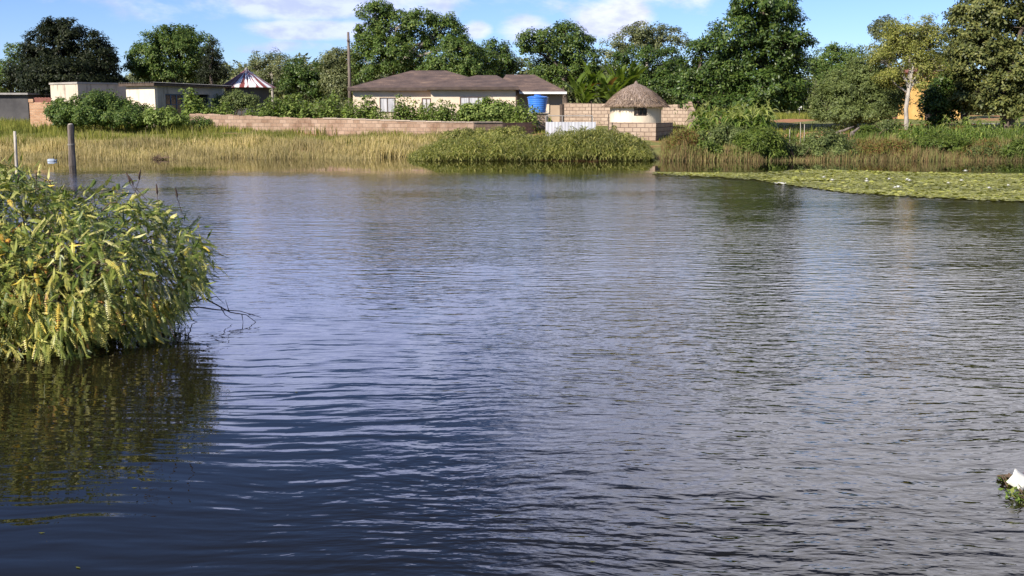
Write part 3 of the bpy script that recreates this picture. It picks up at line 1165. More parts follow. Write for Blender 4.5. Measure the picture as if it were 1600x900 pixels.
a = P(951, 191, 54.5)
b = P(1025, 192, 53.5)
e = (b.x + 1.5, b.y + 4.6)
wall_run('block_wall', 'tan block wall at the water edge below the thatched hut', [(a.x, a.y), (b.x, b.y), e], [a.z, b.z, b.z - .02], [-.3, -.3, -.1], BRICK_TAN)
a = P(881, 161, 69)
b = P(962, 162, 67.5)
wall_run('block_wall', 'tall tan block wall behind the gate beside the banana plants', [(a.x, a.y), (b.x, b.y)], [a.z, b.z], [.3, .3], BRICK_TAN)
a = P(1028, 165, 67)
b = P(1075, 162, 65)
wall_run('block_wall', 'broken stepped block wall right of the thatched hut', [(a.x, a.y), (b.x, b.y), (b.x - .5, b.y - 6.5)], [a.z, b.z, b.z - 1.15], [.3, .3, .3], BRICK_TAN,
         jag=lambda i, t: (-.25 * (int((1 - t) * 5) % 3 == 1) if i == 0 else .0) + (round((.5 - t) * 4) / 4 * .3 if i else 0))


def gate():
    D = 57.5
    a, b = P(853, 206, D), P(931, 206, D)
    gz = H(a.x, D)
    root = thing('gate', (a.x, D, gz), 'pale grey corrugated metal gate with pipe rail beside the blue tank', 'gate')
    zt = P(880, 190.5, D).z - gz
    zr = P(880, 181, D).z - gz
    L = b.x - a.x
    mb = MB()
    n = 60
    for i in range(n):
        x0, x1 = L * i / n, L * (i + 1) / n
        y0, y1 = (.007 * math.cos(i * pi / 2), .007 * math.cos((i + 1) * pi / 2))
        mb.poly([(x0, y0, 0), (x1, y1, 0), (x1, y1, zt), (x0, y0, zt)])
        mb.poly([(x0, y0 + .012, 0), (x0, y0 + .012, zt), (x1, y1 + .012, zt), (x1, y1 + .012, 0)])
        mb.poly([(x0, y0, zt), (x1, y1, zt), (x1, y1 + .012, zt), (x0, y0 + .012, zt)])
    mb.build('sheet_panel', SHEET, root)
    f = MB()
    for x in (0, L * .33, L * .93):
        f.tube([(x, .08, 0), (x, .08, zr)], .028, 6)
    f.tube([(0, .08, zr), (L * .93, .08, zr)], .025, 6)
    f.tube([(0, .08, zt - .03), (L, .08, zt - .03)], .025, 6)
    f.build('pipe_frame', ROOF_GREY, root)


gate()


def gate_posts():
    for px, pt, pb, D, lab in ((878, 163, 190, 66, 'dark open doorway post left of the tall block wall'), (924, 158, 192, 66, 'thin dark pole against the tall tan block wall'), (951, 178, 205, 54.2, 'thin dark post at the left end of waterside block wall')):
        p = P(px, pt, D)
        z0 = H(p.x, D) - .1
        w = .28 if px == 878 else .05
        o = MB().tube([(0, 0, z0), (0.01, 0, (z0 + p.z) / 2), (0, 0, p.z)], [w * .55, w * .5, w * .5], 7).build('post', DARKWOOD)
        o.location = (p.x, p.y, 0)
        tag(o, lab, 'post')


gate_posts()


# blue tank on brick stand
def tank():
    D = 62.5
    c = P(840, 176, D)
    gz = H(c.x, D) - .1
    zt, zb = P(840, 149.5, D).z, c.z
    s = SPX(D)
    st = thing('tank_stand', (c.x, D, gz), 'square brick stand under the blue water tank', 'stand', rz=R(18))
    MB().box(-.42, .42, -.42, .42, 0, zb - gz - .06).build('brickwork', BRICK_TAN, st)
    MB().box(-.5, .5, -.5, .5, zb - gz - .06, zb - gz).build('slab', CONC, st)
    t = thing('water_tank', (c.x, D, zb), 'tapered bright blue plastic water tank on a brick stand', 'water tank')
    h = zt - zb
    rt, rb = 15.8 * s, 12.4 * s
    pr = [(0.0, .002), (rb, .002), (rb + .01, .03)]
    for k in range(1, 7):
        z = h * .86 * k / 7
        r = rb + (rt - rb) * k / 7
        pr += [(r, z), (r + .012, z + .02), (r, z + .045)]
    pr += [(rt, h * .86), (rt + .03, h * .88), (rt + .03, h * .91), (rt - .01, h * .925), (rt * .8, h * .965), (rt * .35, h * .99), (0.0, h)]
    MB().lathe(pr, 36).build('tank_body', BLUE_PLASTIC, t, smooth=True)
    MB().lathe([(.2, h * .985), (.2, h + .05), (.17, h + .06), (0, h + .06)], 20).build('lid', BLUE_PLASTIC, t, smooth=False)
    MB().tube([(rb - .02, -.08, .08), (rb + .12, -.1, .08), (rb + .12, -.1, -.5)], .025, 6).build('outlet_pipe', WHITE_PAINT, t)


tank()


# yellow house behind the right-hand trees
def yellow_house():
    D = 84
    a = P(1438, 190, D)
    gz = H(a.x, D) - .1
    root = thing('house', (a.x, D, gz), 'ochre yellow house with red roof half hidden behind trees', 'house')
    L = P(1500, 190, D).x - a.x
    zt = P(1438, 112, D).z - gz
    MB().box(0, L, 0, 5, 0, zt).build('wall', YELLOW_WALL, root)
    r = MB()
    hip_roof(r, -.5, L + .5, -.5, 5.5, zt + .002, (1.6, 2.5, zt + .95), (L - 1.6, 2.5, zt + .95))
    r.build('roof', RED_ROOF, root)
    MB().box(-.5, L + .5, -.5, -.45, zt - .18, zt).build('fascia', RED_ROOF, root)
    MB().box(.3, .9, -.03, .02, 0, 2.0).build('door', FRAME_DARK, root)
    z1 = zt * .56
    MB().box(.1, L, -.9, -.03, z1, z1 + .1).build('verandah_roof', RED_ROOF, root)


yellow_house()


def shed():
    D = 71
    a = P(1515, 205, D)
    gz = H(a.x, D) - .15
    root = thing('shed', (a.x, D, gz), 'low dark shed with grey sheet roof under the big right tree', 'shed')
    L = P(1592, 205, D).x - a.x
    zt = P(1540, 194, D).z - gz
    MB().box(0, L, 0, 2.2, .18, zt).build('wall', DARK_WALL, root)
    MB().box(-.05, L + .05, -.05, 2.25, 0, .18).build('base', RED_ROOF, root)
    MB().box(L * .28, L + .1, -.25, 2.4, zt, zt + .05).build('roof', ROOF_GREY, root)


shed()

# utility pole ------------------------------------------------------
p = P(544, 50, 80)
gz = H(p.x, 80)
pole = thing('utility_pole', (p.x, 80, gz), 'tall thin wooden utility pole left of the bungalow roof', 'pole')
MB().tube([(0, 0, 0), (.02, 0, (p.z - gz) * .5), (0, 0, p.z - gz)], [.15, .12, .09], 8).build('shaft', WOOD_GREY, pole, smooth=True)
MB().box(-.04, .04, -.55, .55, p.z - gz - .7, p.z - gz - .6).build('crossarm', WOOD_GREY, pole)
for yy in (-.45, .45):
    MB().lathe([(.03, p.z - gz - .6), (.05, p.z - gz - .55), (.05, p.z - gz - .48), (.0, p.z - gz - .45)], 8, (0, yy)).build('insulator', CONC, pole)

# ------------------------------------------------------------------ posts in the water
b = G(113, 259)
p = P(113, 195, b.y)
w = 5.2 * SPX(b.y)
post = thing('post', (b.x, b.y, 0), 'thick weathered grey wooden post standing in the flooded grass', 'post')
hh = p.z
mb = MB()
pr = []
rr = random.Random(4)
n = 14
wobs = [1 + .10 * math.sin(3 * 2 * pi * k / n + 1) + rr.uniform(-.06, .06) for k in range(n)]
lv = [(-.6, 1.12), (0, 1.12), (.25, 1.08), (.5, .98), (.8, .98), (1.1, .95), (hh - .06, .93), (hh, .86)]
for i in range(len(lv) - 1):
    for k in range(n):
        q4 = []
        for (z, r), kk in ((lv[i], k), (lv[i], k + 1), (lv[i + 1], k + 1), (lv[i + 1], k)):
            an = 2 * pi * kk / n
            q4.append((w * r * wobs[kk % n] * math.cos(an) + .02 * z, w * r * wobs[kk % n] * math.sin(an), z))
        mb.poly(q4)
mb.poly([(w * .86 * wobs[k] * math.cos(2 * pi * k / n) + .02 * hh, w * .86 * wobs[k] * math.sin(2 * pi * k / n), hh) for k in range(n)])
mb.build('shaft', WOOD_GREY, post)
MB().lathe([(w * .7, hh + .003), (w * .74, hh + .03), (w * .3, hh + .05), (0, hh + .05)], 10, (.02 * hh, 0)).build('pale_top', WOOD_PALE, post)
mb = MB()
for z in (.78, .81):
    mb.lathe([(w * 1.09, z - .008), (w * 1.12, z), (w * 1.09, z + .008)], 14, (.016, 0))
mb.build('wire_wrap', CONC, post)

b = G(26.5, 272)
p = P(23, 205, b.y)
o = MB().tube([(0, 0, -.6), (0, 0, 0), (p.x * .5 - b.x * .5, 0, p.z * .5), (p.x - b.x, 0, p.z)], [.05, .05, .046, .042], 8).build('pole', WOOD_PALE, None, smooth=True)
o.location = (b.x, b.y, 0)
tag(o, 'thin pale pole standing in water at the far left', 'pole')

# submerged dead stump / twigs at (250,246)
b = G(250, 249)
o = MB()
rr = random.Random(12)
for i in range(26):
    a0 = Vector((rr.uniform(-.45, .45), rr.uniform(-.3, .3), -.1))
    L = rr.uniform(.15, .42)
    o.tube([a0, a0 + Vector((rr.uniform(-.1, .1), rr.uniform(-.1, .1), L * .6)), a0 + Vector((rr.uniform(-.3, .3), rr.uniform(-.1, .1), L))], [.022, .016, .008], 5)
for i in range(5):
    a0 = Vector((rr.uniform(-.2, .1), rr.uniform(-.2, .2), .05))
    o.tube([a0, a0 + Vector((rr.uniform(.3, .5), 0, .05)), a0 + Vector((rr.uniform(.5, .8), 0, -.03))], [.03, .022, .012], 5)
o = o.build('dead_plant', STEM_DRY)
o.location = b
tag(o, 'tangle of dead brown twigs poking out of water by yellow grass', 'twigs')

# floating bottle-like object
b = G(81, 252)
o = thing('floating_bottle', (b.x, b.y, 0), 'pale blue plastic container floating near the thick post', 'litter', rz=.1)
BOTTLE = simple('pale_blue_plastic', (.26, .31, .38), (.38, .42, .48), 3, .3, spec=.5)
def hcyl(prof, n=14):
    m_ = MB()
    m_.lathe(prof, n)
    m_.v = [(z, x, y) for (x, y, z) in m_.v]
    return m_
q_ = hcyl([(0, -.16), (.075, -.155), (.085, -.12), (.085, .08), (.05, .13), (.028, .15), (.028, .18), (0, .18)])
bo = q_.build('bottle_body', BOTTLE, o, smooth=True)
bo.location.z = .02
q_ = hcyl([(.032, .175), (.032, .205), (0, .205)])
ca = q_.build('cap', FRAME_BLUE, o)
ca.location.z = .05

# ------------------------------------------------------------------ trees
T = tree
T('tree', 'sunlit left side of the dark tree, built as a separate lighter green crown', 82, 22, [(30, 92, 26, 25), (14, 118, 22, 25), (40, 125, 25, 30), (-15, 130, 25, 30)], L_MID, seed=2, dens=.85)  # sunlight on the dark tree's left side put into lighter leaves
T('tree', 'broad very dark tree with jagged top behind the stained outbuilding', 79, 100, [(80, 75, 36, 36), (108, 52, 22, 20), (78, 47, 14, 16), (132, 88, 34, 36), (160, 102, 24, 24), (176, 90, 9, 12), (60, 115, 42, 40), (115, 128, 60, 34), (165, 132, 28, 20), (146, 62, 10, 10), (95, 38, 8, 8)],
  L_DARK, seed=3, dens=1.15, ll=.26, lw=.10, tr=.3)
T('tree', 'rounded leafy green tree behind the flat-roofed cream building', 83, 275, [(270, 75, 40, 30), (240, 95, 32, 28), (303, 85, 36, 32), (270, 112, 56, 24), (296, 58, 22, 16), (252, 62, 18, 14), (225, 112, 18, 18)], L_MID, seed=4, dens=1.1)
T('tree', 'narrow dark feathery tree at right of the rounded tree', 77.5, 331, [(331, 92, 15, 26), (324, 116, 17, 20), (342, 112, 11, 18), (333, 74, 8, 10)], L_DARK, seed=5, ll=.26, lw=.05, rc=.32, tr=.13)
T('tree', 'greyish sparse tree behind the striped hut roof', 93, 428, [(418, 96, 26, 18), (445, 104, 20, 17), (402, 106, 13, 14), (428, 120, 32, 16)], L_GREY, seed=6, dens=.75, twigs=14, bark=BARK_PALE, ll=.19, lw=.1, tr=.12)
T('tree', 'dark green tree between the striped hut and the pole', 90, 478, [(475, 114, 26, 22), (498, 124, 22, 24), (458, 126, 20, 22), (482, 135, 30, 18)], L_MANGO, seed=7)
T('tree', 'pale green mid-height tree just left of the utility pole', 87, 526, [(524, 94, 23, 17), (545, 106, 18, 22), (514, 112, 18, 22), (534, 130, 28, 24), (552, 86, 12, 10)], L_GREY, seed=8)
T('tree', 'tallest many-headed tree rising behind the left of the bungalow', 86, 610, [(588, 24, 24, 20), (574, 52, 18, 16), (618, 42, 30, 24), (655, 34, 24, 20), (692, 52, 30, 26), (704, 36, 14, 12), (580, 72, 24, 20), (608, 82, 36, 26), (575, 105, 26, 22), (648, 68, 30, 22), (640, 102, 46, 18), (596, 12, 14, 9), (718, 70, 16, 14)],
  L_MID, seed=9, dens=.95, bark=BARK_PALE, tr=.34, fork=.2, ll=.23, lw=.12)
T('tree', 'bright rounded tree behind the bungalow ridge', 81.5, 720, [(712, 90, 42, 24), (690, 106, 28, 18), (748, 98, 32, 22), (715, 72, 22, 14), (725, 112, 40, 16)], L_MID, seed=10, dens=1.05)
T('tree', 'dark narrow tree behind the right of the bungalow roof', 85, 778, [(774, 84, 24, 22), (790, 100, 18, 18), (770, 108, 30, 20)], L_MANGO, seed=11)
T('tree', 'green tree with overhanging left branch behind the blue tank', 82, 885, [(884, 68, 40, 26), (842, 62, 30, 15), (820, 76, 16, 11), (866, 100, 36, 28), (908, 92, 30, 30), (895, 122, 44, 24), (880, 48, 22, 12), (848, 118, 20, 14)], L_MID, seed=12, dens=.95, tr=.24)
T('tree', 'large grey-topped tree behind the thatched hut', 88, 1010, [(992, 66, 34, 24), (1040, 62, 34, 22), (958, 88, 24, 22), (1010, 50, 24, 14)], L_GREY, seed=13, dens=.7, bark=BARK_PALE, twigs=16)
T('tree', 'dense dark tree directly behind the thatched roof', 80, 1030, [(1005, 105, 46, 30), (1050, 108, 30, 32), (1042, 140, 38, 26), (985, 130, 30, 24)], L_MANGO, seed=14)
T('mango_tree', 'huge dense dark green tree with rounded clumps right of thatched hut', 63, 1190, [(1185, 20, 50, 40), (1152, 58, 42, 36), (1222, 66, 38, 40), (1186, 98, 60, 42), (1132, 112, 26, 36), (1236, 108, 24, 32), (1190, 140, 60, 26), (1178, -16, 34, 24), (1205, -5, 28, 26), (1240, 140, 20, 22), (1248, 80, 10, 16), (1180, 160, 62, 14), (1225, 158, 26, 14)],
  L_MANGO, seed=15, dens=1.1, tr=.38, ll=.25, lw=.10, rc=.45, per=48, flat=.65)
T('mango_tree', 'smaller dense dark tree leaning on left of the huge one', 66, 1092, [(1092, 105, 30, 36), (1085, 148, 28, 28), (1112, 140, 22, 26), (1098, 76, 20, 14)], L_MANGO, seed=16, ll=.25, lw=.1, flat=.65)
T('tree', 'mid green tree with pointed top right of the huge dark tree', 92, 1310, [(1300, 96, 32, 20), (1330, 86, 18, 14), (1278, 110, 22, 20), (1312, 124, 40, 24), (1345, 110, 20, 20), (1303, 74, 6, 9)], L_MID, seed=17)
T('shrub_tree', 'soft grey-green bushy tree reaching down to the orange bank', 61.5, 1335, [(1345, 135, 52, 28), (1302, 158, 36, 24), (1372, 160, 38, 26), (1362, 108, 38, 24), (1325, 178, 56, 12), (1395, 140, 20, 30)], L_SOFT, seed=18, dens=1.25, ll=.16, lw=.06, rc=.36, per=60, tr=.12, bottom=1)
T('tree', 'small dark tree top showing behind the pale tree', 94, 1385, [(1383, 40, 18, 13), (1370, 50, 10, 10), (1398, 48, 12, 10), (1392, 80, 20, 18)], L_GREY, seed=19, tr=.15)
T('tree', 'pale yellow-green sparse tree with visible white trunk on the bank', 58.5, 1417, [(1420, 48, 32, 20), (1390, 74, 24, 18), (1455, 60, 24, 24), (1428, 86, 40, 18), (1374, 94, 16, 15), (1466, 94, 14, 14), (1400, 112, 18, 12), (1445, 40, 16, 14), (1448, 104, 22, 14), (1385, 122, 20, 14), (1425, 66, 36, 20), (1438, 128, 22, 12), (1462, 108, 16, 12)],
  L_PALE, BARK_PALE, seed=20, dens=1.05, ll=.15, lw=.06, per=44, rc=.36, tr=.125, twigs=22, fork=.06, inner=.35, twig_r=.022)
T('tree', 'huge olive green spreading tree filling the right edge', 62.5, 1575, [(1560, 18, 60, 30), (1520, 44, 32, 26), (1592, 58, 54, 44), (1532, 88, 42, 36), (1582, 108, 48, 38), (1545, 142, 46, 26), (1606, 150, 40, 22), (1650, 60, 56, 64), (1612, -20, 48, 34), (1505, 76, 16, 22), (1560, -8, 30, 22), (1505, 112, 22, 40), (1512, 150, 26, 22), (1570, 165, 40, 14)],
  L_OLIVE, seed=21, dens=1.0, tr=.4, ll=.24, lw=.12, rc=.46, per=46, flat=.55)
T('shrub', 'dark green rounded shrub below the yellow house', 64, 1468, [(1465, 150, 26, 22), (1482, 170, 28, 22), (1455, 178, 18, 13), (1484, 135, 18, 20), (1494, 158, 20, 22), (1462, 134, 14, 14), (1480, 118, 16, 14), (1450, 160, 10, 12), (1478, 108, 12, 10)], L_MANGO, seed=22, tr=.08, cat='shrub', bottom=1)
T('tree', 'leafy green tree beyond the right edge branches', 88, 1500, [(1478, 95, 22, 30), (1495, 60, 24, 24), (1500, 130, 30, 30)], L_OLIVE, seed=23)
# a belt of woods behind all
def woods():
    rg = np.random.default_rng(77)
    L3 = []
    for i in range(230):
        y = rg.uniform(104, 150)
        x = rg.uniform(-85, 95) * y / 120
        r = rg.uniform(1.8, 3.6)
        z = 1.6 + rg.uniform(.0, 3.0) * y / 110
        L3.append(((x, y, z), (r * 1.15, r, r * .9)))
    v, f, cl = crown_leaves(L3, .9, 44, .42, .26, 1.0, rg, bottom=1)
    o = mesh_np('far_woods', v, f, mat=L_GREY)
    tag(o, 'distant low woods seen in gaps between the trees', 'woods', kind='stuff')


woods()


# ------------------------------------------------------------------ shrubs and weeds near the houses
def bush(label, D, lobes, lm, seed, ll=.16, lw=.08, rc=.3, per=46, dens=1.2, name='bush', cat='bush', group=None, depth=.9, stems=True):
    rg = np.random.default_rng(seed)
    rr = random.Random(seed)
    s = SPX(D)
    bx = P(sum(l[0] for l in lobes) / len(lobes), 190, D).x
    bz = H(bx, D) - .05
    root = thing(name, (bx, D, bz), label, cat, group=group)
    L3 = []
    for (cx, cy, rx, ry) in lobes:
        c = P(cx, cy, D)
        L3.append(((c.x - bx, rr.uniform(-.4, .4) * rx * s, c.z - bz), (rx * s, rx * s * depth, ry * s)))
    v, f, cl = crown_leaves(L3, rc, per, ll, lw, dens, rg, .3, .8, 1.0)
    mesh_np('foliage', v, f, mat=lm, parent=root)
    mb = MB()
    for i in range(14):
        c = L3[i % len(L3)][0]
        a0 = (c[0] * .6 + rr.uniform(-.3, .3), rr.uniform(-.3, .3), 0)
        limb(mb, a0, (c[0] + rr.uniform(-.5, .5), c[1] + rr.uniform(-.5, .5), c[2] + .2), .03, .01, seed * 31 + i, 4, 3)
    mb.build('stem', STEM_DRY, root)
    return root


bush('broad dark green bush in front of the stained outbuilding', 62, [(108, 170, 28, 15), (150, 164, 32, 20), (188, 170, 28, 18), (214, 176, 22, 18), (135, 180, 50, 12), (195, 182, 44, 12), (166, 152, 16, 11)], L_MID, 31)
bush('low green bush between the flat-roofed building and brick wall', 61, [(252, 182, 22, 11), (276, 185, 18, 9), (262, 177, 14, 8)], L_WEED, 32)
bush('dark bush in front of the striped hut', 70, [(368, 154, 16, 11), (352, 160, 18, 12), (385, 160, 18, 12)], L_SOFT, 33)
bush('small green bush on the brick wall left end', 62, [(318, 193, 14, 5), (306, 191, 10, 6)], L_MID, 34, ll=.12)

# tall leafy weeds: stem with big drooping leaves
def weed_proto(seed, h=1.5, w=.6):
    rg = np.random.default_rng(seed)
    root = thing('tall_weed', (0, 0, 0), 'x', 'weed')
    vs, mb = [], MB()
    stems = 9
    B, A, Nn, LL = [], [], [], []
    for s in range(stems):
        x, y = rg.normal(0, w * .28, 2)
        hh = h * rg.uniform(.65, 1.0)
        lx, ly = rg.normal(0, .12, 2)
        mb.tube([(x * .5, y * .5, 0), (x * .8 + lx * .4, y * .8 + ly * .4, hh * .5), (x + lx, y + ly, hh)], [.016, .012, .006], 5)
        n = int(120 * hh / 1.5)
        for i in range(n):
            t = rg.uniform(.12, 1.02)
            p = np.array([x * (.5 + .5 * t) + lx * t, y * (.5 + .5 * t) + ly * t, hh * t])
            az = rg.uniform(0, 2 * pi)
            sp = w * .42 * (1.05 - .6 * t) * rg.uniform(.2, 1)
            o = np.array([math.cos(az), math.sin(az), 0])
            B.append(p + o * sp + np.array([0, 0, .1 * sp]))
            A.append(o * .7 + np.array([0, 0, rg.uniform(-.9, .1)]))
            Nn.append(o * .5 + np.array([0, 0, .9]) + rg.normal(0, .25, 3))
            LL.append(rg.uniform(.11, .2) * (1.15 - .45 * t))
    B, A, Nn, LL = map(np.array, (B, A, Nn, LL))
    v, f = leaves(B, A, Nn, LL, LL * .75, .1)
    mesh_np('leaves', v, f, mat=L_WEED, parent=root)
    mb.build('stem', STEM, root)
    return root


W0 = [weed_proto(101 + i, 1.5, .8 + .15 * i) for i in range(3)]
weeds = [(430, 172, 1.35, 65), (447, 170, 1.5, 64.5), (462, 170, 1.5, 65), (475, 178, 1.0, 64), (413, 178, 1.1, 64), (508, 168, 1.6, 64), (523, 175, 1.2, 63.5), (541, 172, 1.25, 63.5), (552, 180, 1.0, 63),
         (579, 171, 1.5, 63), (565, 180, 1.0, 63), (592, 181, .9, 62.5), (622, 179, 1.0, 62.5), (664, 180, 1.0, 62), (690, 178, 1.1, 61.5), (732, 178, 1.1, 61.5), (636, 172, 1.55, 62.5), (650, 178, 1.1, 62.5), (678, 178, 1.2, 62), (700, 174, 1.25, 62), (716, 182, .9, 61.5),
         (308, 163, 1.7, 66), (322, 172, 1.2, 66), (338, 176, 1.0, 66), (355, 176, 1.1, 65), (395, 180, 1.0, 65), (822, 176, 1.3, 60.8), (690, 186, .7, 61), (605, 186, .6, 62)]
for i, (px, py, sc_, D) in enumerate(weeds):
    x = P(px, py, D).x
    z = H(x, D)
    top = P(px, py - (1.5 if sc_ > 1 else 0), D).z
    S = max(.5, (P(px, py - 17 * sc_, D).z - z) / 1.5)
    lab = 'tall broad-leaved weed growing in front of the bungalow' if px >= 530 else ('tall broad-leaved weed behind the left part of the brick wall' if px > 380 else 'tall broad-leaved weed near the porch of the flat-roofed building')
    g = 'weeds in front of the bungalow' if px >= 530 else ('weeds left of the bungalow' if px > 380 else 'weeds by the porch')
    if px == 822:
        lab, g = 'light green weed growing beside the blue tank stand', None
    if i < 3:
        r = W0[i]
        r.location = (x, D, z)
        r.scale = (S,) * 3
        r['label'] = lab
        r['group'] = g
    else:
        r = copy_thing(W0[i % 3], (x, D, z), rnd.uniform(0, 6), S, lab, g)
        if g is None and 'group' in r:
            del r['group']
bush('bright green leafy bush by the right corner of the bungalow', 61.5, [(742, 176, 24, 12), (768, 171, 20, 15), (786, 175, 18, 13), (758, 181, 34, 10), (798, 182, 12, 9)], L_WEED, 35, ll=.17, lw=.12)


# ------------------------------------------------------------------ grass and reeds (nobody could count)
def scatter(poly_px, n, Yr, rg):
    """random ground points whose pixel column lies in x range and depth in Yr"""
    Yv = rg.uniform(Yr[0], Yr[1], n)
    px = rg.uniform(poly_px[0], poly_px[1], n)
    x = (px - 800) / FPX * Yv * .99
    return x, Yv, px


g = np.random.default_rng(201)
# flooded yellow grass
x, y, px = scatter((-140, 700), 52000, (45.2, 59), g)
keep = (y > 46.5 + .9 * np.sin(px * .02) + .8 * np.sin(px * .051 + 2) + np.clip((px - 420) / 260, 0, 1) * 2.2 + np.abs(g.normal(0, .5, len(x))))
x, y, px = x[keep], y[keep], px[keep]
z = np.maximum(hgt(x, y), -.4)
patchv = .75 + .35 * np.sin(x * 1.1 + y * .6) * np.sin(x * .37 - y * .9 + 1) + g.normal(0, .13, len(x))
clump = .7 + .5 * np.clip(np.sin(x * .9 + 2 * np.sin(x * .23)) * np.sin(y * 1.3 + x * .4), -.5, 1)
h = np.clip((.62 - .010 * (y - 46)) * patchv * clump * np.interp(y, [46.3, 48.5], [.55, 1.0]) * np.where(g.random(len(x)) < .06, 1.45, 1.0), .15, 1.1) + np.maximum(0, -z)
sel = (y + g.normal(0, 1.6, len(y)) + np.where(px < 300, 0, -1.0)) < 54.0
# yellow in front, green behind
b3 = np.stack([x, y, z], -1)
v, f = blades(b3[sel], h[sel], g.uniform(.018, .034, sel.sum()), .3, 4, .3, g)
tag(mesh_np('yellow_grass', v, f, mat=L_YGRASS), 'tall yellow dry grass standing in shallow water on the left', 'grass', kind='stuff')
ns = ~sel
v, f = blades(b3[ns], h[ns] * .75, g.uniform(.018, .03, ns.sum()), .3, 4, .3, g)
tag(mesh_np('green_grass', v, f, mat=L_GGRASS), 'green grass behind the yellow grass below the brick wall', 'grass', kind='stuff')
# grass on the yard behind the wall and left yard
x, y, px = scatter((-120, 860), 20000, (60, 72), g)
z = hgt(x, y)
hh = g.uniform(.25, .7, len(x)) * (.7 + .4 * np.sin(x * .8) * np.sin(y * .7))
v, f = blades(np.stack([x, y, z], -1), hh, g.uniform(.03, .05, len(x)), .35, 3, .3, g)
tag(mesh_np('yard_grass', v, f, mat=L_GGRASS), 'rough green grass in the yards around the houses', 'grass', kind='stuff')

# long mound of bank grass, 700-1020 px
def mound(name, label, pxr, Yr, zfun, n, lm, L=(.3, .6), w=(.03, .05), seed=5, cat='weeds'):
    g = np.random.default_rng(seed)
    x, y, px = scatter(pxr, n, Yr, g)
    top = zfun(px, y)
    k = top > .05
    x, y, px, top = x[k], y[k], px[k], top[k]
    n = len(x)
    z = top * g.uniform(.1, 1.0, n) ** .45
    az = g.uniform(0, 2 * pi, n)
    o = np.stack([np.cos(az), np.sin(az) - .35, np.zeros(n)], -1)
    ln = g.uniform(L[0], L[1], n)
    t = np.linspace(0, 1, 4)[None, :, None]
    pts = np.stack([x, y, z], -1)[:, None, :] + o[:, None, :] * (ln[:, None, None] * .8) * t + np.array([0, 0, 1.]) * (ln[:, None, None]) * (g.uniform(.2, 1.25, n)[:, None, None] * t - 1.0 * t ** 2)
    side = np.stack([-np.sin(az), np.cos(az), g.uniform(-.3, .3, n)], -1)
    wd = g.uniform(w[0], w[1], n)[:, None] * np.array([.5, 1, .8, .08])[None]
    v, f = ribbons(pts, wd, nrm(side))
    v[:, 2] = np.maximum(v[:, 2], .004)
    return tag(mesh_np(name, v, f, mat=lm), label, cat, kind='stuff')


def zA(px, y):
    prof = np.interp(px, [640, 690, 740, 800, 850, 885, 920, 960, 990, 1010, 1022], [.1, .62, .82, .84, .85, .98, 1.12, 1.0, .8, .55, 0])
    return prof * (1 + .12 * np.sin(px * .21 + y) + .13 * np.sin(px * .083 - y * 1.4) + .12 * np.sin(px * .5 + y * 2.2)) * np.interp(y, [45.0, 45.8, 47.5, 51, 53], [.15, .5, .92, 1.05, .9])


mound('bank_grass', 'thick mound of drooping green grass along the water edge below the gate', (642, 1024), (45.2, 53), zA, 36000, L_BANK, (.16, .42), (.022, .05), seed=205)


def zB(px, y):
    prof = np.interp(px, [1030, 1050, 1080, 1120, 1240, 1330, 1420, 1500, 1700], [.3, .8, .85, .75, .6, .55, .55, .55, .6])
    return prof * (1 + .14 * np.sin(px * .19) + .1 * np.sin(px * .083)) * np.interp(y, [44.5, 45.3, 46.5, 50, 51], [.25, .65, .95, 1.0, .7]) 


x, y, px = scatter((1034, 1720), 24000, (45.2, 50.5), g)
z = np.maximum(hgt(x, y), -.3)
h = zB(px, y) * g.uniform(.4, 1.2, len(x)) * (.85 + .4 * np.sin(x * 1.3 + 1.7 * np.sin(y)) * np.sin(x * .53 + y)) + np.maximum(0, -z)
h *= np.where((px > 1195) & (px < 1240), .75, 1)
v, f = blades(np.stack([x, y, z], -1), h, g.uniform(.022, .042, len(x)), .28, 4, .35, g)
tag(mesh_np('reeds', v, f, mat=L_REED), 'brown and green dry reeds along the right far bank', 'reeds', kind='stuff')
# russet dry weeds
def zC(px, y):
    pr = np.interp(px, [1040, 1052, 1090, 1110], [.3, 1.25, 1.1, 0]) + np.interp(px, [1320, 1335, 1420, 1440], [0, .85, .8, 0]) + np.interp(px, [1490, 1510, 1560, 1575], [0, .8, .85, 0])
    return pr * np.interp(y, [45, 46.5, 50], [.5, .95, 1.05])
mound('dry_weeds', 'russet dry weeds in patches along the right far bank', (1036, 1600), (45.2, 49.5), zC, 6500, L_DRYG, (.12, .3), (.02, .035), 207)
# green ground plants behind reeds
x, y, px = scatter((1230, 1760), 16000, (49.5, 58), g)
z = hgt(x, y)
keep = (px > 1330) | (g.random(len(x)) < .25)
x, y, px, z = x[keep], y[keep], px[keep], z[keep]
v, f = blades(np.stack([x, y, z], -1), g.uniform(.2, .55, len(x)), g.uniform(.03, .06, len(x)), .4, 4, .4, g)
tag(mesh_np('bank_plants', v, f, mat=L_BRIGHT), 'fresh green grassy crop on the right bank below the trees', 'grass', kind='stuff')
# turf strip far right beyond shade
x, y, px = scatter((1190, 1290), 2500, (84, 98), g)
v, f = blades(np.stack([x, y, hgt(x, y)], -1), g.uniform(.2, .4, len(x)), g.uniform(.04, .08, len(x)), .3, 3, .3, g)
tag(mesh_np('sunny_grass', v, f, mat=L_GGRASS), 'sunlit strip of grass beyond the shade of the huge dark tree', 'grass', kind='stuff')

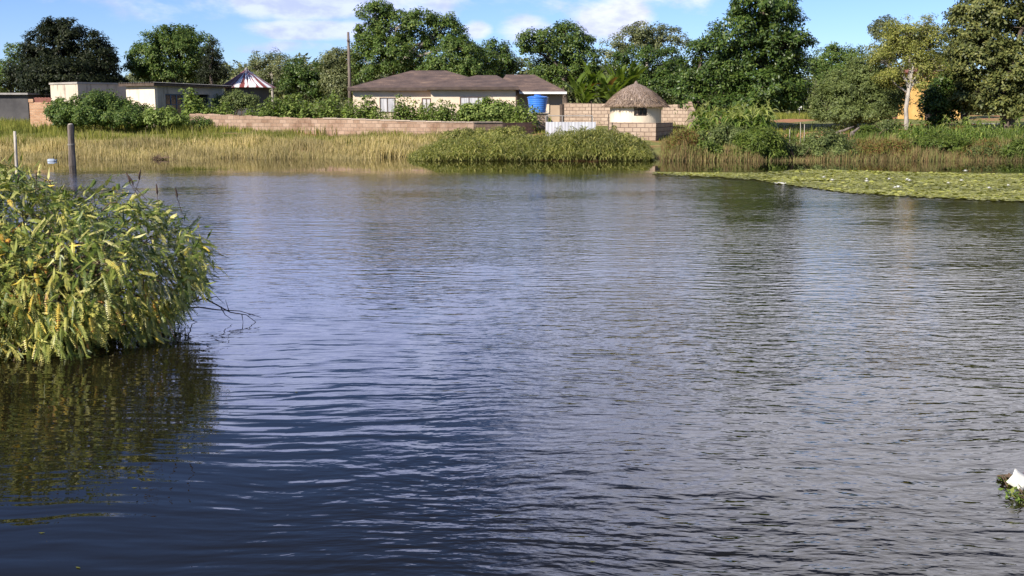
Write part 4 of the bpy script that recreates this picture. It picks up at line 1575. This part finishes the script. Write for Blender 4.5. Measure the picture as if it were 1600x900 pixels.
# bushes on the right bank
bush('yellow-green leafy bush at the water edge right of the block wall', 46.2, [(1105, 232, 17, 13), (1120, 240, 16, 9), (1092, 240, 12, 9)], L_BRIGHT, 41, ll=.13, lw=.07, rc=.2)
bush('olive weedy bush below the maize on the right bank', 48.5, [(1140, 212, 34, 16), (1115, 212, 22, 13), (1168, 215, 26, 15), (1150, 228, 28, 14)], L_SOFT, 42, ll=.15, lw=.06, rc=.24)
bush('large green drooping bush touching the water on the right bank', 46.3, [(1185, 222, 32, 20), (1208, 230, 18, 17), (1165, 234, 20, 14), (1195, 238, 30, 11)], L_BRIGHT, 43, ll=.2, lw=.045, rc=.26, per=60)
bush('dark green rounded bush among brown reeds on the right bank', 46.8, [(1290, 226, 30, 20), (1312, 230, 22, 18), (1272, 234, 18, 14), (1296, 240, 34, 9)], L_SOFT, 44, ll=.13, lw=.05, rc=.24, per=55)
bush('low pale green clump at the far right water edge', 46, [(1580, 236, 20, 12), (1598, 232, 18, 14)], L_BRIGHT, 45, ll=.2, lw=.04, rc=.24)


bush('russet and olive weedy bush beside the dark end of the block wall', 46.8, [(1062, 226, 16, 14), (1078, 216, 14, 14), (1068, 238, 20, 9)], L_DRYG, 47, ll=.12, lw=.04, rc=.24, per=50)
bush('low olive clump at the water right of the orange soil path', 46.2, [(1246, 238, 14, 9), (1236, 230, 9, 9)], L_SOFT, 48, ll=.12, lw=.04, rc=.2)
bush('low wide green clump among russet weeds below the pale tree', 47, [(1372, 236, 22, 9), (1395, 232, 20, 10), (1415, 240, 18, 6)], L_DRYG, 49, ll=.14, lw=.04, rc=.22)
bush('fresh green clump in the reeds below the dark shed', 47.5, [(1462, 222, 26, 11), (1490, 226, 22, 10), (1440, 228, 18, 9)], L_BRIGHT, 50, ll=.17, lw=.045, rc=.24)
bush('small olive clump in the reeds near the right edge', 46.4, [(1530, 238, 18, 8), (1548, 234, 14, 9)], L_SOFT, 51, ll=.12, lw=.04, rc=.2)
bush('low weedy bush growing against the corner of the brick wall', 55.5, [(722, 210, 18, 7), (748, 209, 20, 8), (778, 208, 18, 7), (700, 212, 12, 5), (806, 206, 14, 6)], L_BANK, 55, ll=.14, lw=.05, rc=.2)
bush('soft green shrub on the orange bank under the pale tree', 57, [(1392, 196, 16, 10), (1376, 200, 12, 8)], L_SOFT, 52, ll=.12, lw=.05, rc=.22)
bush('low leafy shrub at the right end of the orange bank branches', 54, [(1352, 206, 14, 8), (1366, 208, 12, 7)], L_BRIGHT, 53, ll=.14, lw=.06, rc=.2)
bush('leafy green bush against the dark shed base', 56, [(1545, 210, 20, 9), (1568, 212, 16, 8)], L_WEED, 54, ll=.14, lw=.06, rc=.22)
x, y, px = scatter((1030, 1800), 15000, (51, 66), g)
k = g.random(len(x)) < (.25 + .6 * (np.sin(x * .9) * np.sin(y * .7 + x * .3) > .1))
for sx_, sy_, rx2, ry2 in ((1222, 51.2, 1.3, 1.8), (1305, 56.5, 2.6, 3.2), (1400, 58.5, 1.8, 2.2)):
    k &= (((x - P(sx_, 200, sy_).x) / rx2) ** 2 + ((y - sy_) / ry2) ** 2 > 1) | (g.random(len(x)) < .08)
x, y = x[k], y[k]
v, f = blades(np.stack([x, y, hgt(x, y)], -1), g.uniform(.08, .3, len(x)), g.uniform(.03, .055, len(x)), .45, 3, .3, g)
tag(mesh_np('bank_turf', v, f, mat=L_GGRASS), 'short patchy grass on the ground under the right-hand trees', 'grass', kind='stuff')


# maize
def maize_proto(seed, h=1.2):
    rg = np.random.default_rng(seed)
    root = thing('maize_plant', (0, 0, 0), 'x', 'maize')
    MB().tube([(0, 0, 0), (.02, .01, h * .5), (.03, .02, h)], [.018, .014, .006], 6).build('stem', STEM, root)
    n = 13
    t = np.linspace(0, 1, 7)[None, :, None]
    zz = np.linspace(.12, .95, n) * h
    az = np.arange(n) * 2.6 + rg.normal(0, .4, n)
    o = np.stack([np.cos(az), np.sin(az), np.zeros(n)], -1)
    ln = h * rg.uniform(.38, .55, n)
    p0 = np.stack([np.full(n, .02), np.full(n, .01), zz], -1)
    pts = p0[:, None] + o[:, None] * ln[:, None, None] * .8 * t + np.array([0, 0, 1.]) * ln[:, None, None] * (1.1 * t - 1.25 * t ** 2)
    wd = .10 * np.array([.5, .9, 1, .95, .75, .45, .05])[None] * np.ones((n, 1))
    side = np.stack([-np.sin(az), np.cos(az), rg.uniform(-.4, .4, n)], -1)
    v, f = ribbons(pts, wd, nrm(side))
    mesh_np('leaf_blades', v, f, mat=L_MAIZE, parent=root)
    mb = MB()
    for k in range(6):
        a = k * 1.05
        mb.tube([(.03, .02, h), (.03 + .05 * math.cos(a), .02 + .05 * math.sin(a), h + .12), (.03 + .1 * math.cos(a), .02 + .1 * math.sin(a), h + .17)], [.006, .006, .003], 4)
    mb.build('tassel', L_MAIZE, root)
    return root


MZ = [maize_proto(301 + i, 1.15 + .1 * i) for i in range(3)]
mz = []
g2 = random.Random(9)
for i in range(72):
    mz.append((g2.uniform(1086, 1202), g2.uniform(48.5, 52.5), g2.uniform(1.1, 1.45), 'maize plant in the stand under the huge dark tree', 'maize under the huge tree'))
for i in range(62):
    mz.append((g2.uniform(1395, 1640), g2.uniform(50, 57), g2.uniform(.6, .85), 'short maize plant in the green strip below the right-hand trees', 'maize strip at the right'))
for i, (px, D, S, lab, gr) in enumerate(mz):
    x = P(px, 200, D).x
    loc = (x, D, H(x, D) - .02)
    if i < 3:
        r = MZ[i]
        r.location = loc
        r.scale = (S,) * 3
        r['label'], r['group'] = lab, gr
    else:
        copy_thing(MZ[i % 3], loc, g2.uniform(0, 6.28), S, lab, gr)


# banana plants
def banana(px, D, top_py, label, seed):
    rg = np.random.default_rng(seed)
    x = P(px, 190, D).x
    z = H(x, D)
    root = thing('banana_plant', (x, D, z), label, 'banana plant', group='banana plants behind the tall block wall')
    ht = (P(px, top_py, D).z - z)
    hs = ht * .42
    MB().tube([(0, 0, 0), (.05, 0, hs * .5), (.08, 0, hs)], [.13, .11, .07], 8).build('stem', STEM, root, smooth=True)
    n = 12
    for i in range(n):
        az = i * 2.4 + rg.normal(0, .3)
        o = np.array([math.cos(az), math.sin(az), 0])
        sd = np.array([-math.sin(az), math.cos(az), 0])
        up = rg.uniform(.55, 1.15) if i % 4 else 1.25
        L = ht * rg.uniform(.46, .64)
        K = 12
        t = np.linspace(0, 1, K)
        el = np.array([.3 + .9 * up - (2.0 - 1.15 * up) * tt ** 1.4 for tt in t])
        step = L / (K - 1)
        pts = [np.array([.08, 0, hs - .1])]
        for k in range(K - 1):
            pts.append(pts[-1] + (o * math.cos(el[k]) + np.array([0, 0, math.sin(el[k])])) * step)
        pts = np.array(pts)
        w = .5 * np.sin(np.clip((t - .12) / .88, 0, 1) * pi) ** .55 * (1 - .25 * t) * .5 + .012
        tn = np.gradient(pts, axis=0)
        nn = nrm(np.cross(np.broadcast_to(sd, tn.shape), tn))
        lf = pts + sd * w[:, None] + nn * w[:, None] * -.35 + rg.normal(0, .015, (K, 3))
        rt = pts - sd * w[:, None] + nn * w[:, None] * -.35 + rg.normal(0, .015, (K, 3))
        v = np.stack([lf, pts, rt], 1).reshape(-1, 3)
        ii = np.arange(K * 3).reshape(K, 3)
        f = np.concatenate([np.stack([ii[:-1, j], ii[:-1, j + 1], ii[1:, j + 1], ii[1:, j]], -1) for j in (0, 1)])
        # tear the blade: drop a few strips
        f = f[rg.random(len(f)) > .06]
        mesh_np('leaf', v, f, mat=(L_DRY if (i == 5 and seed % 2) else L_BANANA), parent=root)


for px, D, tp, lab, sd in ((900, 72, 100, 'banana plant nearest the bungalow roof', 1), (922, 73.5, 92, 'banana plant with brown dead leaf, left of centre clump', 2), (942, 72, 104, 'lower banana plant above the middle of the block wall', 3),
                           (962, 74, 88, 'tallest banana plant with upright leaf left of thatched roof', 4), (982, 75, 84, 'banana plant with upright leaf directly behind the thatch peak', 6),
                           (911, 71, 122, 'low young banana plant just over the left end of the block wall', 8), (953, 70.5, 120, 'low young banana plant over the right end of the block wall', 10)):
    banana(px, D, tp, lab, sd)

# small things on the right bank ------------------------------------
b = P(1249, 184, 88)
z0 = H(b.x, 88)
o = thing('post_box', (b.x, 88, z0), 'small white block on a thin post in the sunlit gap', 'box')
zt = P(1249, 166, 88).z - z0
MB().tube([(0, 0, 0), (0, 0, zt - .3)], .03, 6).build('post', DARKWOOD, o)
MB().box(-.13, .13, -.1, .1, zt - .3, zt).build('box_body', WHITE_PAINT, o, bevel=.01)
for i, (px, pt, pb, D, lab) in enumerate(((1234, 202, 214, 49.5, 'white-tipped stake nearest the shade'), (1251, 191, 210, 50, 'taller pale stake of a close pair among reeds'), (1257, 194, 210, 50.2, 'shorter pale stake of a close pair among reeds'))):
    p = P(px, pt, D)
    z0 = H(p.x, D)
    o = MB().tube([(0, 0, z0), (.015, 0, (z0 + p.z) / 2), (0, 0, p.z)], [.010, .012, .016], 6).build('stake', WOOD_PALE)
    o.location = (p.x, D, 0)
    tag(o, lab, 'stake')
for px, py, L, D, lab, rzz in ((1318, 201, 1.1, 55, 'crooked fallen branch lying on the orange bank', .3), (1336, 207, .6, 53.5, 'short dark log on the bank beside the crooked branch', .7)):
    x = P(px, py, D).x
    o = MB().tube([(-L * .5, 0, -.02), (-L * .2, .1, .16), (0, .05, .2), (L * .25, 0, .32), (L * .5, -.05, .42)], [.07, .075, .07, .06, .03], 7)
    o.tube([(-L * .1, .08, .18), (-L * .12, 0, .05), (-L * .05, -.12, -.1)], [.05, .04, .03], 6)
    o = o.build('fallen_branch', WOOD_GREY, smooth=True)
    o.location = (x, D, H(x, D) + .25)
    o.rotation_euler = (0, 0, rzz)
    tag(o, lab, 'branch')
# orange worn soil banks
def soil(name, cx, cy, D, rx, ry, hz):
    c = P(cx, cy, D)
    rg = np.random.default_rng(int(cx))
    n, m_ = 24, 7
    v = [(c.x, D, H(c.x, D) + hz)]
    for j in range(1, m_ + 1):
        for k in range(n):
            a = 2 * pi * k / n
            rr_ = j / m_ * (1 + .12 * math.sin(3 * a + cx))
            xx, yy = c.x + rx * rr_ * math.cos(a), D + ry * rr_ * math.sin(a)
            v.append((xx, yy, H(xx, yy) + hz * (1 - (j / m_) ** 2) + (.03 if j < m_ else -.05) + rg.normal(0, .015)))
    f = [(0, 1 + k, 1 + (k + 1) % n) for k in range(n)]
    q = []
    for j in range(m_ - 1):
        for k in range(n):
            q.append((1 + j * n + k, 1 + (j + 1) * n + k, 1 + (j + 1) * n + (k + 1) % n, 1 + j * n + (k + 1) % n))
    tag(mesh_np(name, np.array(v), np.array(q), np.array(f), mat=SOIL, smooth=True), kind='structure')


SOIL = simple('orange_soil', (.34, .145, .065), (.52, .27, .14), 2.2, .95, .6, 9)
SOIL2 = SOIL
soil('bank_soil', 1222, 210, 51.2, 1.3, 1.6, .12)
soil('bank_soil', 1305, 202, 56.5, 2.6, 3.0, .2)
soil('bank_soil', 1400, 200, 58.5, 1.8, 2.0, .15)
# reddish stump and brown dried plant under the right tree
p = P(1508, 180, 66)
z0 = H(p.x, 66)
o = MB().tube([(0, 0, z0 - .1), (.05, 0, z0 + .4), (-.03, 0, (p.z + z0) / 2 + .3), (.1, 0, p.z), (.14, .05, p.z + .4)], [.2, .15, .13, .12, .06], 8).build('dead_tree', BARK_RED, smooth=True)
o.location = (p.x, 66, 0)
tag(o, 'reddish brown dead trunk beside the dark shed', 'trunk')
bush('small dried orange-brown plant in front of the dark shed', 57, [(1494, 206, 8, 6), (1500, 202, 5, 4)], L_DRY, 46, ll=.2, lw=.05, rc=.14, name='dried_plant', cat='plant')

# ------------------------------------------------------------------ lily mat
g = np.random.default_rng(401)
up_px = [1018, 1060, 1100, 1180, 1215, 1240, 1290, 1350, 1450, 1600, 1900]
up_py = [270.2, 270.5, 270.8, 271.5, 269.5, 267.0, 266.5, 268.0, 271.0, 272.5, 274]
lo_px = [1018, 1060, 1100, 1180, 1200, 1250, 1330, 1400, 1500, 1600, 1900]
lo_py = [271.0, 274.0, 276.2, 281.0, 285.0, 292, 302, 306.5, 311.5, 316, 325]
N = 130000
px = g.uniform(1018, 1900, N)
py = g.uniform(264, 326, N)
jit = g.normal(0, .7, N)
ok = (py > np.interp(px, up_px, up_py) + jit * .4) & (py < np.interp(px, lo_px, lo_py) + jit)
# dark slits of open water inside the mat
ok &= ~((np.abs(py - (284.0 + .004 * (px - 1200))) < .7) & (px > 1195) & (px < 1425) & (np.sin(px * .06) > -.75))
px, py = px[ok], py[ok]
dxy = [ray(a_, b_) for a_, b_ in zip(px, py)]
tz = np.array([-CAM_H / d_.z for d_ in dxy])
x = np.array([d_.x for d_ in dxy]) * tz
y = np.array([d_.y for d_ in dxy]) * tz
# thin to an even density on the water: weight by depth^2
wgt = (y / y.max()) ** 3
k = g.random(len(x)) < wgt * 1.0
x, y = x[k], y[k]
n = len(x)
r = g.uniform(.035, .08, n)
K = 9
an = np.linspace(0.15, 2 * pi - .15, K)[None] + g.uniform(0, 6.28, n)[:, None]
tilt = np.where(g.random(n) < .05, g.uniform(.2, .6, n), g.uniform(0, .04, n))
taz = g.uniform(0, 2 * pi, n)
rx_ = r[:, None] * np.cos(an)
ry_ = r[:, None] * np.sin(an)
lift = (rx_ * np.cos(taz)[:, None] + ry_ * np.sin(taz)[:, None]) * np.tan(tilt)[:, None]
rim = np.stack([x[:, None] + rx_, y[:, None] + ry_, .018 + g.uniform(0, .02, n)[:, None] + np.maximum(lift, -.008)], -1)
ctr = np.stack([x, y, np.full(n, .016)], -1)[:, None]
vv = np.concatenate([ctr, rim], 1)
base = (np.arange(n) * (K + 1))[:, None]
tr_ = np.stack([np.broadcast_to(base, (n, K - 1)), base + 1 + np.arange(K - 1)[None], base + 2 + np.arange(K - 1)[None]], -1).reshape(-1, 3)
tag(mesh_np('lily_pads', vv.reshape(-1, 3), None, tr_, mat=LILY), 'wide flat mat of yellow-green lily pads on the water at right', 'lily pads', kind='stuff')


def flower_proto():
    root = thing('water_lily', (0, 0, 0), 'x', 'flower')
    for (m_, rr_, el, hh) in ((9, .10, .45, 0), (7, .075, .95, .01)):
        a = np.arange(m_) * 2 * pi / m_ + hh * 30
        ax = np.stack([np.cos(a) * math.cos(el), np.sin(a) * math.cos(el), np.full(m_, math.sin(el))], -1)
        nn = np.stack([-np.cos(a) * math.sin(el), -np.sin(a) * math.sin(el), np.full(m_, math.cos(el))], -1)
        v, f = leaves(np.tile([[0, 0, .05 + hh]], (m_, 1)), ax, nn, rr_, .045, -.08)
        mesh_np('petals', v, f, mat=PETAL, parent=root)
    MB().lathe([(.0, .05), (.018, .055), (.015, .075), (0, .08)], 8).build('flower_centre', L_YGRASS, root)
    MB().tube([(0, 0, -.1), (0, 0, .052)], .008, 5).build('stem', STEM, root)
    return root


fl = [(1508, 271), (1354, 282.5), (1389, 284), (1417, 284), (1421, 286), (1502, 286), (1481.5, 289.5), (1545, 298), (1398, 297), (1403, 297.5), (1300, 285.5), (1287, 281), (1354, 288), (1575, 293)]
fp = flower_proto()
for i, (px, py) in enumerate(fl):
    b = G(px, py, .02)
    if i == 0:
        fp.location = b
        fp['label'] = 'white lily flower alone near the back edge of the pad mat'
        fp['group'] = 'white flowers on the lily mat'
        fp.scale = (1.0,) * 3
    else:
        copy_thing(fp, b, rnd.uniform(0, 6), rnd.uniform(.6, 1.05), 'white water lily flower standing among the pads', 'white flowers on the lily mat')
b = G(1219, 288, .0)
o = thing('litter', (b.x, b.y, 0), 'crumpled white scrap floating at left edge of the lily mat', 'litter', rz=.2)
v = []
rr = random.Random(5)
mb = MB()
gv = [((i - 3) * .045, (j - 2) * .04, .025 + .025 * math.sin(i * 1.1) * math.cos(j) + rr.uniform(0, .025)) for i in range(7) for j in range(5)]
fq = [(i * 5 + j, i * 5 + 5 + j, i * 5 + 6 + j, i * 5 + j + 1) for i in range(6) for j in range(4)]
sc_o = mesh_np('scrap', np.array(gv), np.array(fq), mat=WHITE_LITTER, parent=o)
sd = sc_o.modifiers.new('thick', 'SOLIDIFY')
sd.thickness = .012

# ------------------------------------------------------------------ foreground bush
def big_bush():
    rg = np.random.default_rng(501)
    C = np.array([-4.75, 9.75, .08])
    Rr = np.array([1.90, 1.2, 1.20])
    root = thing('bush', (C[0], C[1], 0), 'large leafy green and yellow bush drooping into the water at left front', 'bush')
    def lump(dd):
        return 1 + .07 * np.sin(dd[:, 0] * 5 + 1) * np.cos(dd[:, 2] * 6) + .06 * np.sin(dd[:, 0] * 11 + dd[:, 1] * 7) + .04 * np.cos(dd[:, 2] * 13 + dd[:, 0] * 9)
    n = 17000
    dd = rdir(n * 3, rg)
    dd = dd[(dd[:, 2] > -.02) & ((dd[:, 1] < .45) | (rg.random(len(dd)) < .45))][:n]
    pk = np.sin(dd[:, 0] * 9 + 2 * np.sin(dd[:, 2] * 7)) * np.sin(dd[:, 2] * 11 + dd[:, 1] * 5 + 1.5 * np.sin(dd[:, 0] * 6))
    gap = (pk > .42)
    dd = dd[~gap | (rg.random(len(dd)) < .45)]
    gap = (np.sin(dd[:, 0] * 9 + 2 * np.sin(dd[:, 2] * 7)) * np.sin(dd[:, 2] * 11 + dd[:, 1] * 5 + 1.5 * np.sin(dd[:, 0] * 6))) > .42
    n = len(dd)
    rad = lump(dd) * np.where(rg.random(n) < .5, rg.uniform(.4, .9, n), rg.uniform(.92, 1.06, n)) * np.where(gap, .84, 1.0)
    sup = (np.abs(dd[:, 0]) ** 2.7 + np.abs(dd[:, 1]) ** 2.7 + np.abs(dd[:, 2]) ** 3.1) ** (-1 / 3.1)
    p = dd * Rr * (rad * sup)[:, None]
    p[:, 0] *= np.where(p[:, 0] > 0, .86 + .14 * np.clip(p[:, 2] / .6, 0, 1), 1)
    p[:, 2] += C[2]
    # leaf axis: outward, drooping; lower leaves hang
    low = 1 - np.clip(p[:, 2] / 1.2, 0, 1)
    ax = nrm(dd * np.array([1, 1, .45]) + rg.normal(0, .75, (n, 3)))
    ax[:, 2] += .05 - 1.0 * low - rg.uniform(0, .6, n)
    ax = nrm(ax)
    ln = rg.uniform(.09, .20, n)
    yel = (rg.random(n) < np.clip(.10 + 1.0 * low ** 1.1 - .22 * (dd[:, 0] > .5), 0, .85))
    kind = rg.random(n)
    # compound leaves: pairs of small leaflets along a rachis that bends down
    def comp(sel, name, m, pairs=13, llen=.040, lwid=.0145):
        idx = np.where(sel)[0]
        k = len(idx)
        t = np.linspace(.08, 1, pairs)[None, :, None]
        a = ax[idx][:, None]
        L = ln[idx][:, None, None]
        bend = np.array([0, 0, -1.]) * rg.uniform(.1, .5, k)[:, None, None]
        pos = p[idx][:, None] + a * L * t + bend * L * t ** 2
        tg = nrm(a + bend * 2 * t)
        up = nrm(np.array([0, 0, 1.]) + rg.normal(0, .55, (k, 3)) + dd[idx] * .7)[:, None]
        sd = nrm(np.cross(tg, np.broadcast_to(up, tg.shape)))
        nn = nrm(np.cross(sd, tg))
        fold = rg.uniform(-.9, .25, k)[:, None, None]            # many leaves are half folded
        parts = []
        for s in (-1, 1):
            la = nrm(sd * s + tg * .45 + nn * fold)
            sz = (1 - .35 * np.abs(t - .5) * 2) * rg.uniform(.8, 1.2, (k, pairs, 1))
            nl = np.cross(tg, la) * s
            parts.append(leaves(pos.reshape(-1, 3), la.reshape(-1, 3), nl.reshape(-1, 3), (llen * sz).ravel(), (lwid * sz).ravel(), .05))
        # rachis ribbon
        parts.append(ribbons(pos[:, ::3], np.full((k, len(range(0, pairs, 3))), .005), sd[:, 0]))
        v, f = merge(parts)
        tn = rg.random(k)
        nq = k * pairs
        pl = np.clip(np.repeat(tn, pairs) + rg.normal(0, .05, nq), 0, 1)
        tint = np.concatenate([np.repeat(pl, 4), np.repeat(pl, 4), np.repeat(tn, 2 * len(range(0, pairs, 3)))])
        set_tint(mesh_np(name, v, f, mat=m, parent=root), tint)
    comp(~yel & (kind < .6), 'foliage', L_FG, 15, .026, .0115)
    comp(yel & (kind < .5), 'yellowed_foliage', L_FGY, 14, .026, .0115)
    # simple hanging leaves
    def simp(sel, name, m, l0, l1, wr):
        idx = np.where(sel)[0]
        k = len(idx)
        ll = rg.uniform(l0, l1, k)
        tint = np.repeat(rg.random(k), 4)
        v, f = leaves(p[idx] + rg.normal(0, .05, (k, 3)), nrm(ax[idx] + rg.normal(0, .3, (k, 3))), nrm(dd[idx] + np.array([0, -.3, .7]) + rg.normal(0, .4, (k, 3))), ll, ll * wr, .08)
        set_tint(mesh_np(name, v, f, mat=m, parent=root), tint)
    simp(~yel & (kind >= .6), 'narrow_leaves', L_FG, .06, .16, .14)
    simp(~yel & (kind >= .80), 'narrow_leaves', L_FG, .05, .11, .18)
    simp(yel & (kind >= .5), 'hanging_yellow_leaves', L_FGY, .08, .19, .14)
    simp(yel & (kind >= .75), 'hanging_yellow_leaves', L_FGY, .06, .12, .22)
    # stems
    mb = MB()
    rr = random.Random(77)
    for i in range(150):
        q = p[rr.randrange(n)]
        a0 = Vector((q[0] * .35 + rr.uniform(-.3, .3), q[1] * .3 + rr.uniform(-.2, .2), -.3))
        b0 = Vector(q)
        mid = a0.lerp(b0, .55) + Vector((0, 0, .25 + rr.uniform(0, .2)))
        mb.tube([a0, a0.lerp(mid, .5) + Vector((0, 0, .08)), mid, b0], [.013, .011, .008, .003], 5)
    for i in range(520):
        q = Vector(p[rr.randrange(n)]) * rr.uniform(.7, .97)
        q.z = abs(q.z)
        e_ = q + Vector((rr.uniform(-.2, .2), rr.uniform(-.25, .05), rr.uniform(-.25, .15)))
        mb.tube([q, q.lerp(e_, .5) + Vector((0, 0, .03)), e_], [.006, .005, .003], 4)
    mb.build('stem', STEM_DRY, root)
    # seed heads at the top
    for (px, py) in ((202, 273), (207, 277), (217, 268), (56, 272), (245, 291), (276, 296), (80, 282), (26, 276)):
        q = P(px, py, 9.5) - Vector((C[0], C[1], 0))
        m2 = MB()
        lean = Vector((rr.uniform(-.03, .03), 0, 0))
        kk = rr.uniform(.55, .95)
        lean = Vector((rr.uniform(-.04, .04), rr.uniform(-.02, .02), 0))
        m2.tube([q + Vector((0, 0, -.2)) - lean * 3, q + Vector((0, 0, -.07))], .003, 4)
        m2.tube([q + Vector((0, 0, -.075)), q + Vector((0, 0, -.05)), q + Vector((0, 0, -.02)) + lean * .3, q + Vector((0, 0, .02)) + lean], [.003, .012 * kk, .010 * kk, .003], 6)
        m2.build('seed_head', SEED, root)


big_bush()

# bare twig reaching out over the water
b = G(292, 497, .02)
mb = MB()
W_ = lambda px, py: P(px, py, b.y - .1) - Vector(b)
def tw(pts, r0):
    mb.tube([W_(*q_) for q_ in pts], [r0 * (1 - .75 * i / (len(pts) - 1)) for i in range(len(pts))], 5)
tw([(270, 490), (300, 472), (320, 466), (340, 477), (360, 488), (385, 492), (402, 505)], .011)
tw([(285, 482), (310, 480), (340, 484), (375, 486), (408, 496)], .009)
tw([(345, 480), (352, 492), (364, 500)], .006)
tw([(358, 487), (352, 468)], .005)
tw([(378, 491), (380, 505)], .005)
tw([(320, 468), (338, 463), (352, 476)], .006)
tw([(290, 478), (300, 500), (315, 506)], .007)
tw([(388, 492), (405, 490)], .004)
o = mb.build('bare_twig', SEED)
o.location = b
tag(o, 'bare dark twigs stretching from the bush over the water', 'twig')

# floating rubbish at the right edge
b = G(1592, 772, 0)
o = thing('litter', (b.x, b.y, 0), 'folded white card scrap floating at the right edge', 'litter', rz=.3)
m_ = MB()
rr = random.Random(8)
rows = []
for i in range(6):
    row = []
    for j in range(6):
        a_, b_ = i / 5 - .5, j / 5 - .5
        row.append(((a_ - b_) * .075 + rr.uniform(-.002, .002), (a_ + b_) * .03 + .022 * abs(a_ - .1) + rr.uniform(-.0012, .0012), .072 + (a_ + b_) * .058 + rr.uniform(-.0015, .0015)))
    rows.append(row)
fq = [(i * 6 + j, i * 6 + 6 + j, i * 6 + 7 + j, i * 6 + j + 1) for i in range(5) for j in range(5)]
so_ = mesh_np('card', np.array([q_ for r_ in rows for q_ in r_]), np.array(fq), mat=WHITE_LITTER, parent=o, smooth=True)
sd = so_.modifiers.new('thick', 'SOLIDIFY')
sd.thickness = .004
def floatweed(loc, n, r, label, lm, seed):
    rg = np.random.default_rng(seed)
    root = thing('floating_weed', loc, label, 'weed')
    p_ = rg.normal(0, r, (n, 3)) * np.array([1, 1, .35])
    p_[:, 2] = np.abs(p_[:, 2]) + .005
    v, f = leaves(p_, rdir(n, rg) * np.array([1, 1, .5]), rdir(n, rg) * .5 + np.array([0, 0, 1.]), rg.uniform(.02, .05, n), rg.uniform(.012, .025, n), .1)
    mesh_np('foliage', v, f, mat=lm, parent=root)
    mb = MB()
    rr = random.Random(seed)
    for i in range(8):
        a = Vector((rr.uniform(-r, r), rr.uniform(-r, r), .01))
        mb.tube([a, a + Vector((rr.uniform(-.06, .06), rr.uniform(-.06, .06), .03)), a + Vector((rr.uniform(-.1, .1), rr.uniform(-.1, .1), .0))], .004, 4)
    mb.build('stem', STEM_DRY, root)
floatweed(G(1576, 752), 60, .03, 'small green floating weed left of the white card', L_MAIZE, 1)
floatweed(G(1601, 779), 110, .045, 'green and brown floating weed in front of the white card', L_MAIZE, 2)
q0 = G(1602, 745)
o = MB().tube([(0, 0, -.1), (.004, 0, .05), (-.003, 0, .13)], [.011, .01, .008], 6).build('stalk', PINK_STEM)
o.location = q0
tag(o, 'reddish stalk sticking up from the water at the right edge', 'stalk')
# a few drifting leaves
for i, (px, py) in enumerate(((20, 640), (205, 762), (118, 885), (60, 832), (920, 876), (460, 612))):
    q0 = G(px, py, .004)
    v, f = leaves(np.array([[0, 0, 0.]]), np.array([[1, rnd.uniform(-.6, .6), 0.02]]), np.array([[0, 0, 1.]]), .035, .013, .05)
    o = mesh_np('floating_leaf', v, f, mat=L_DRYG)
    o.location = q0
    tag(o, 'single small fallen leaf floating on open water', 'leaf', 'drifting leaves')
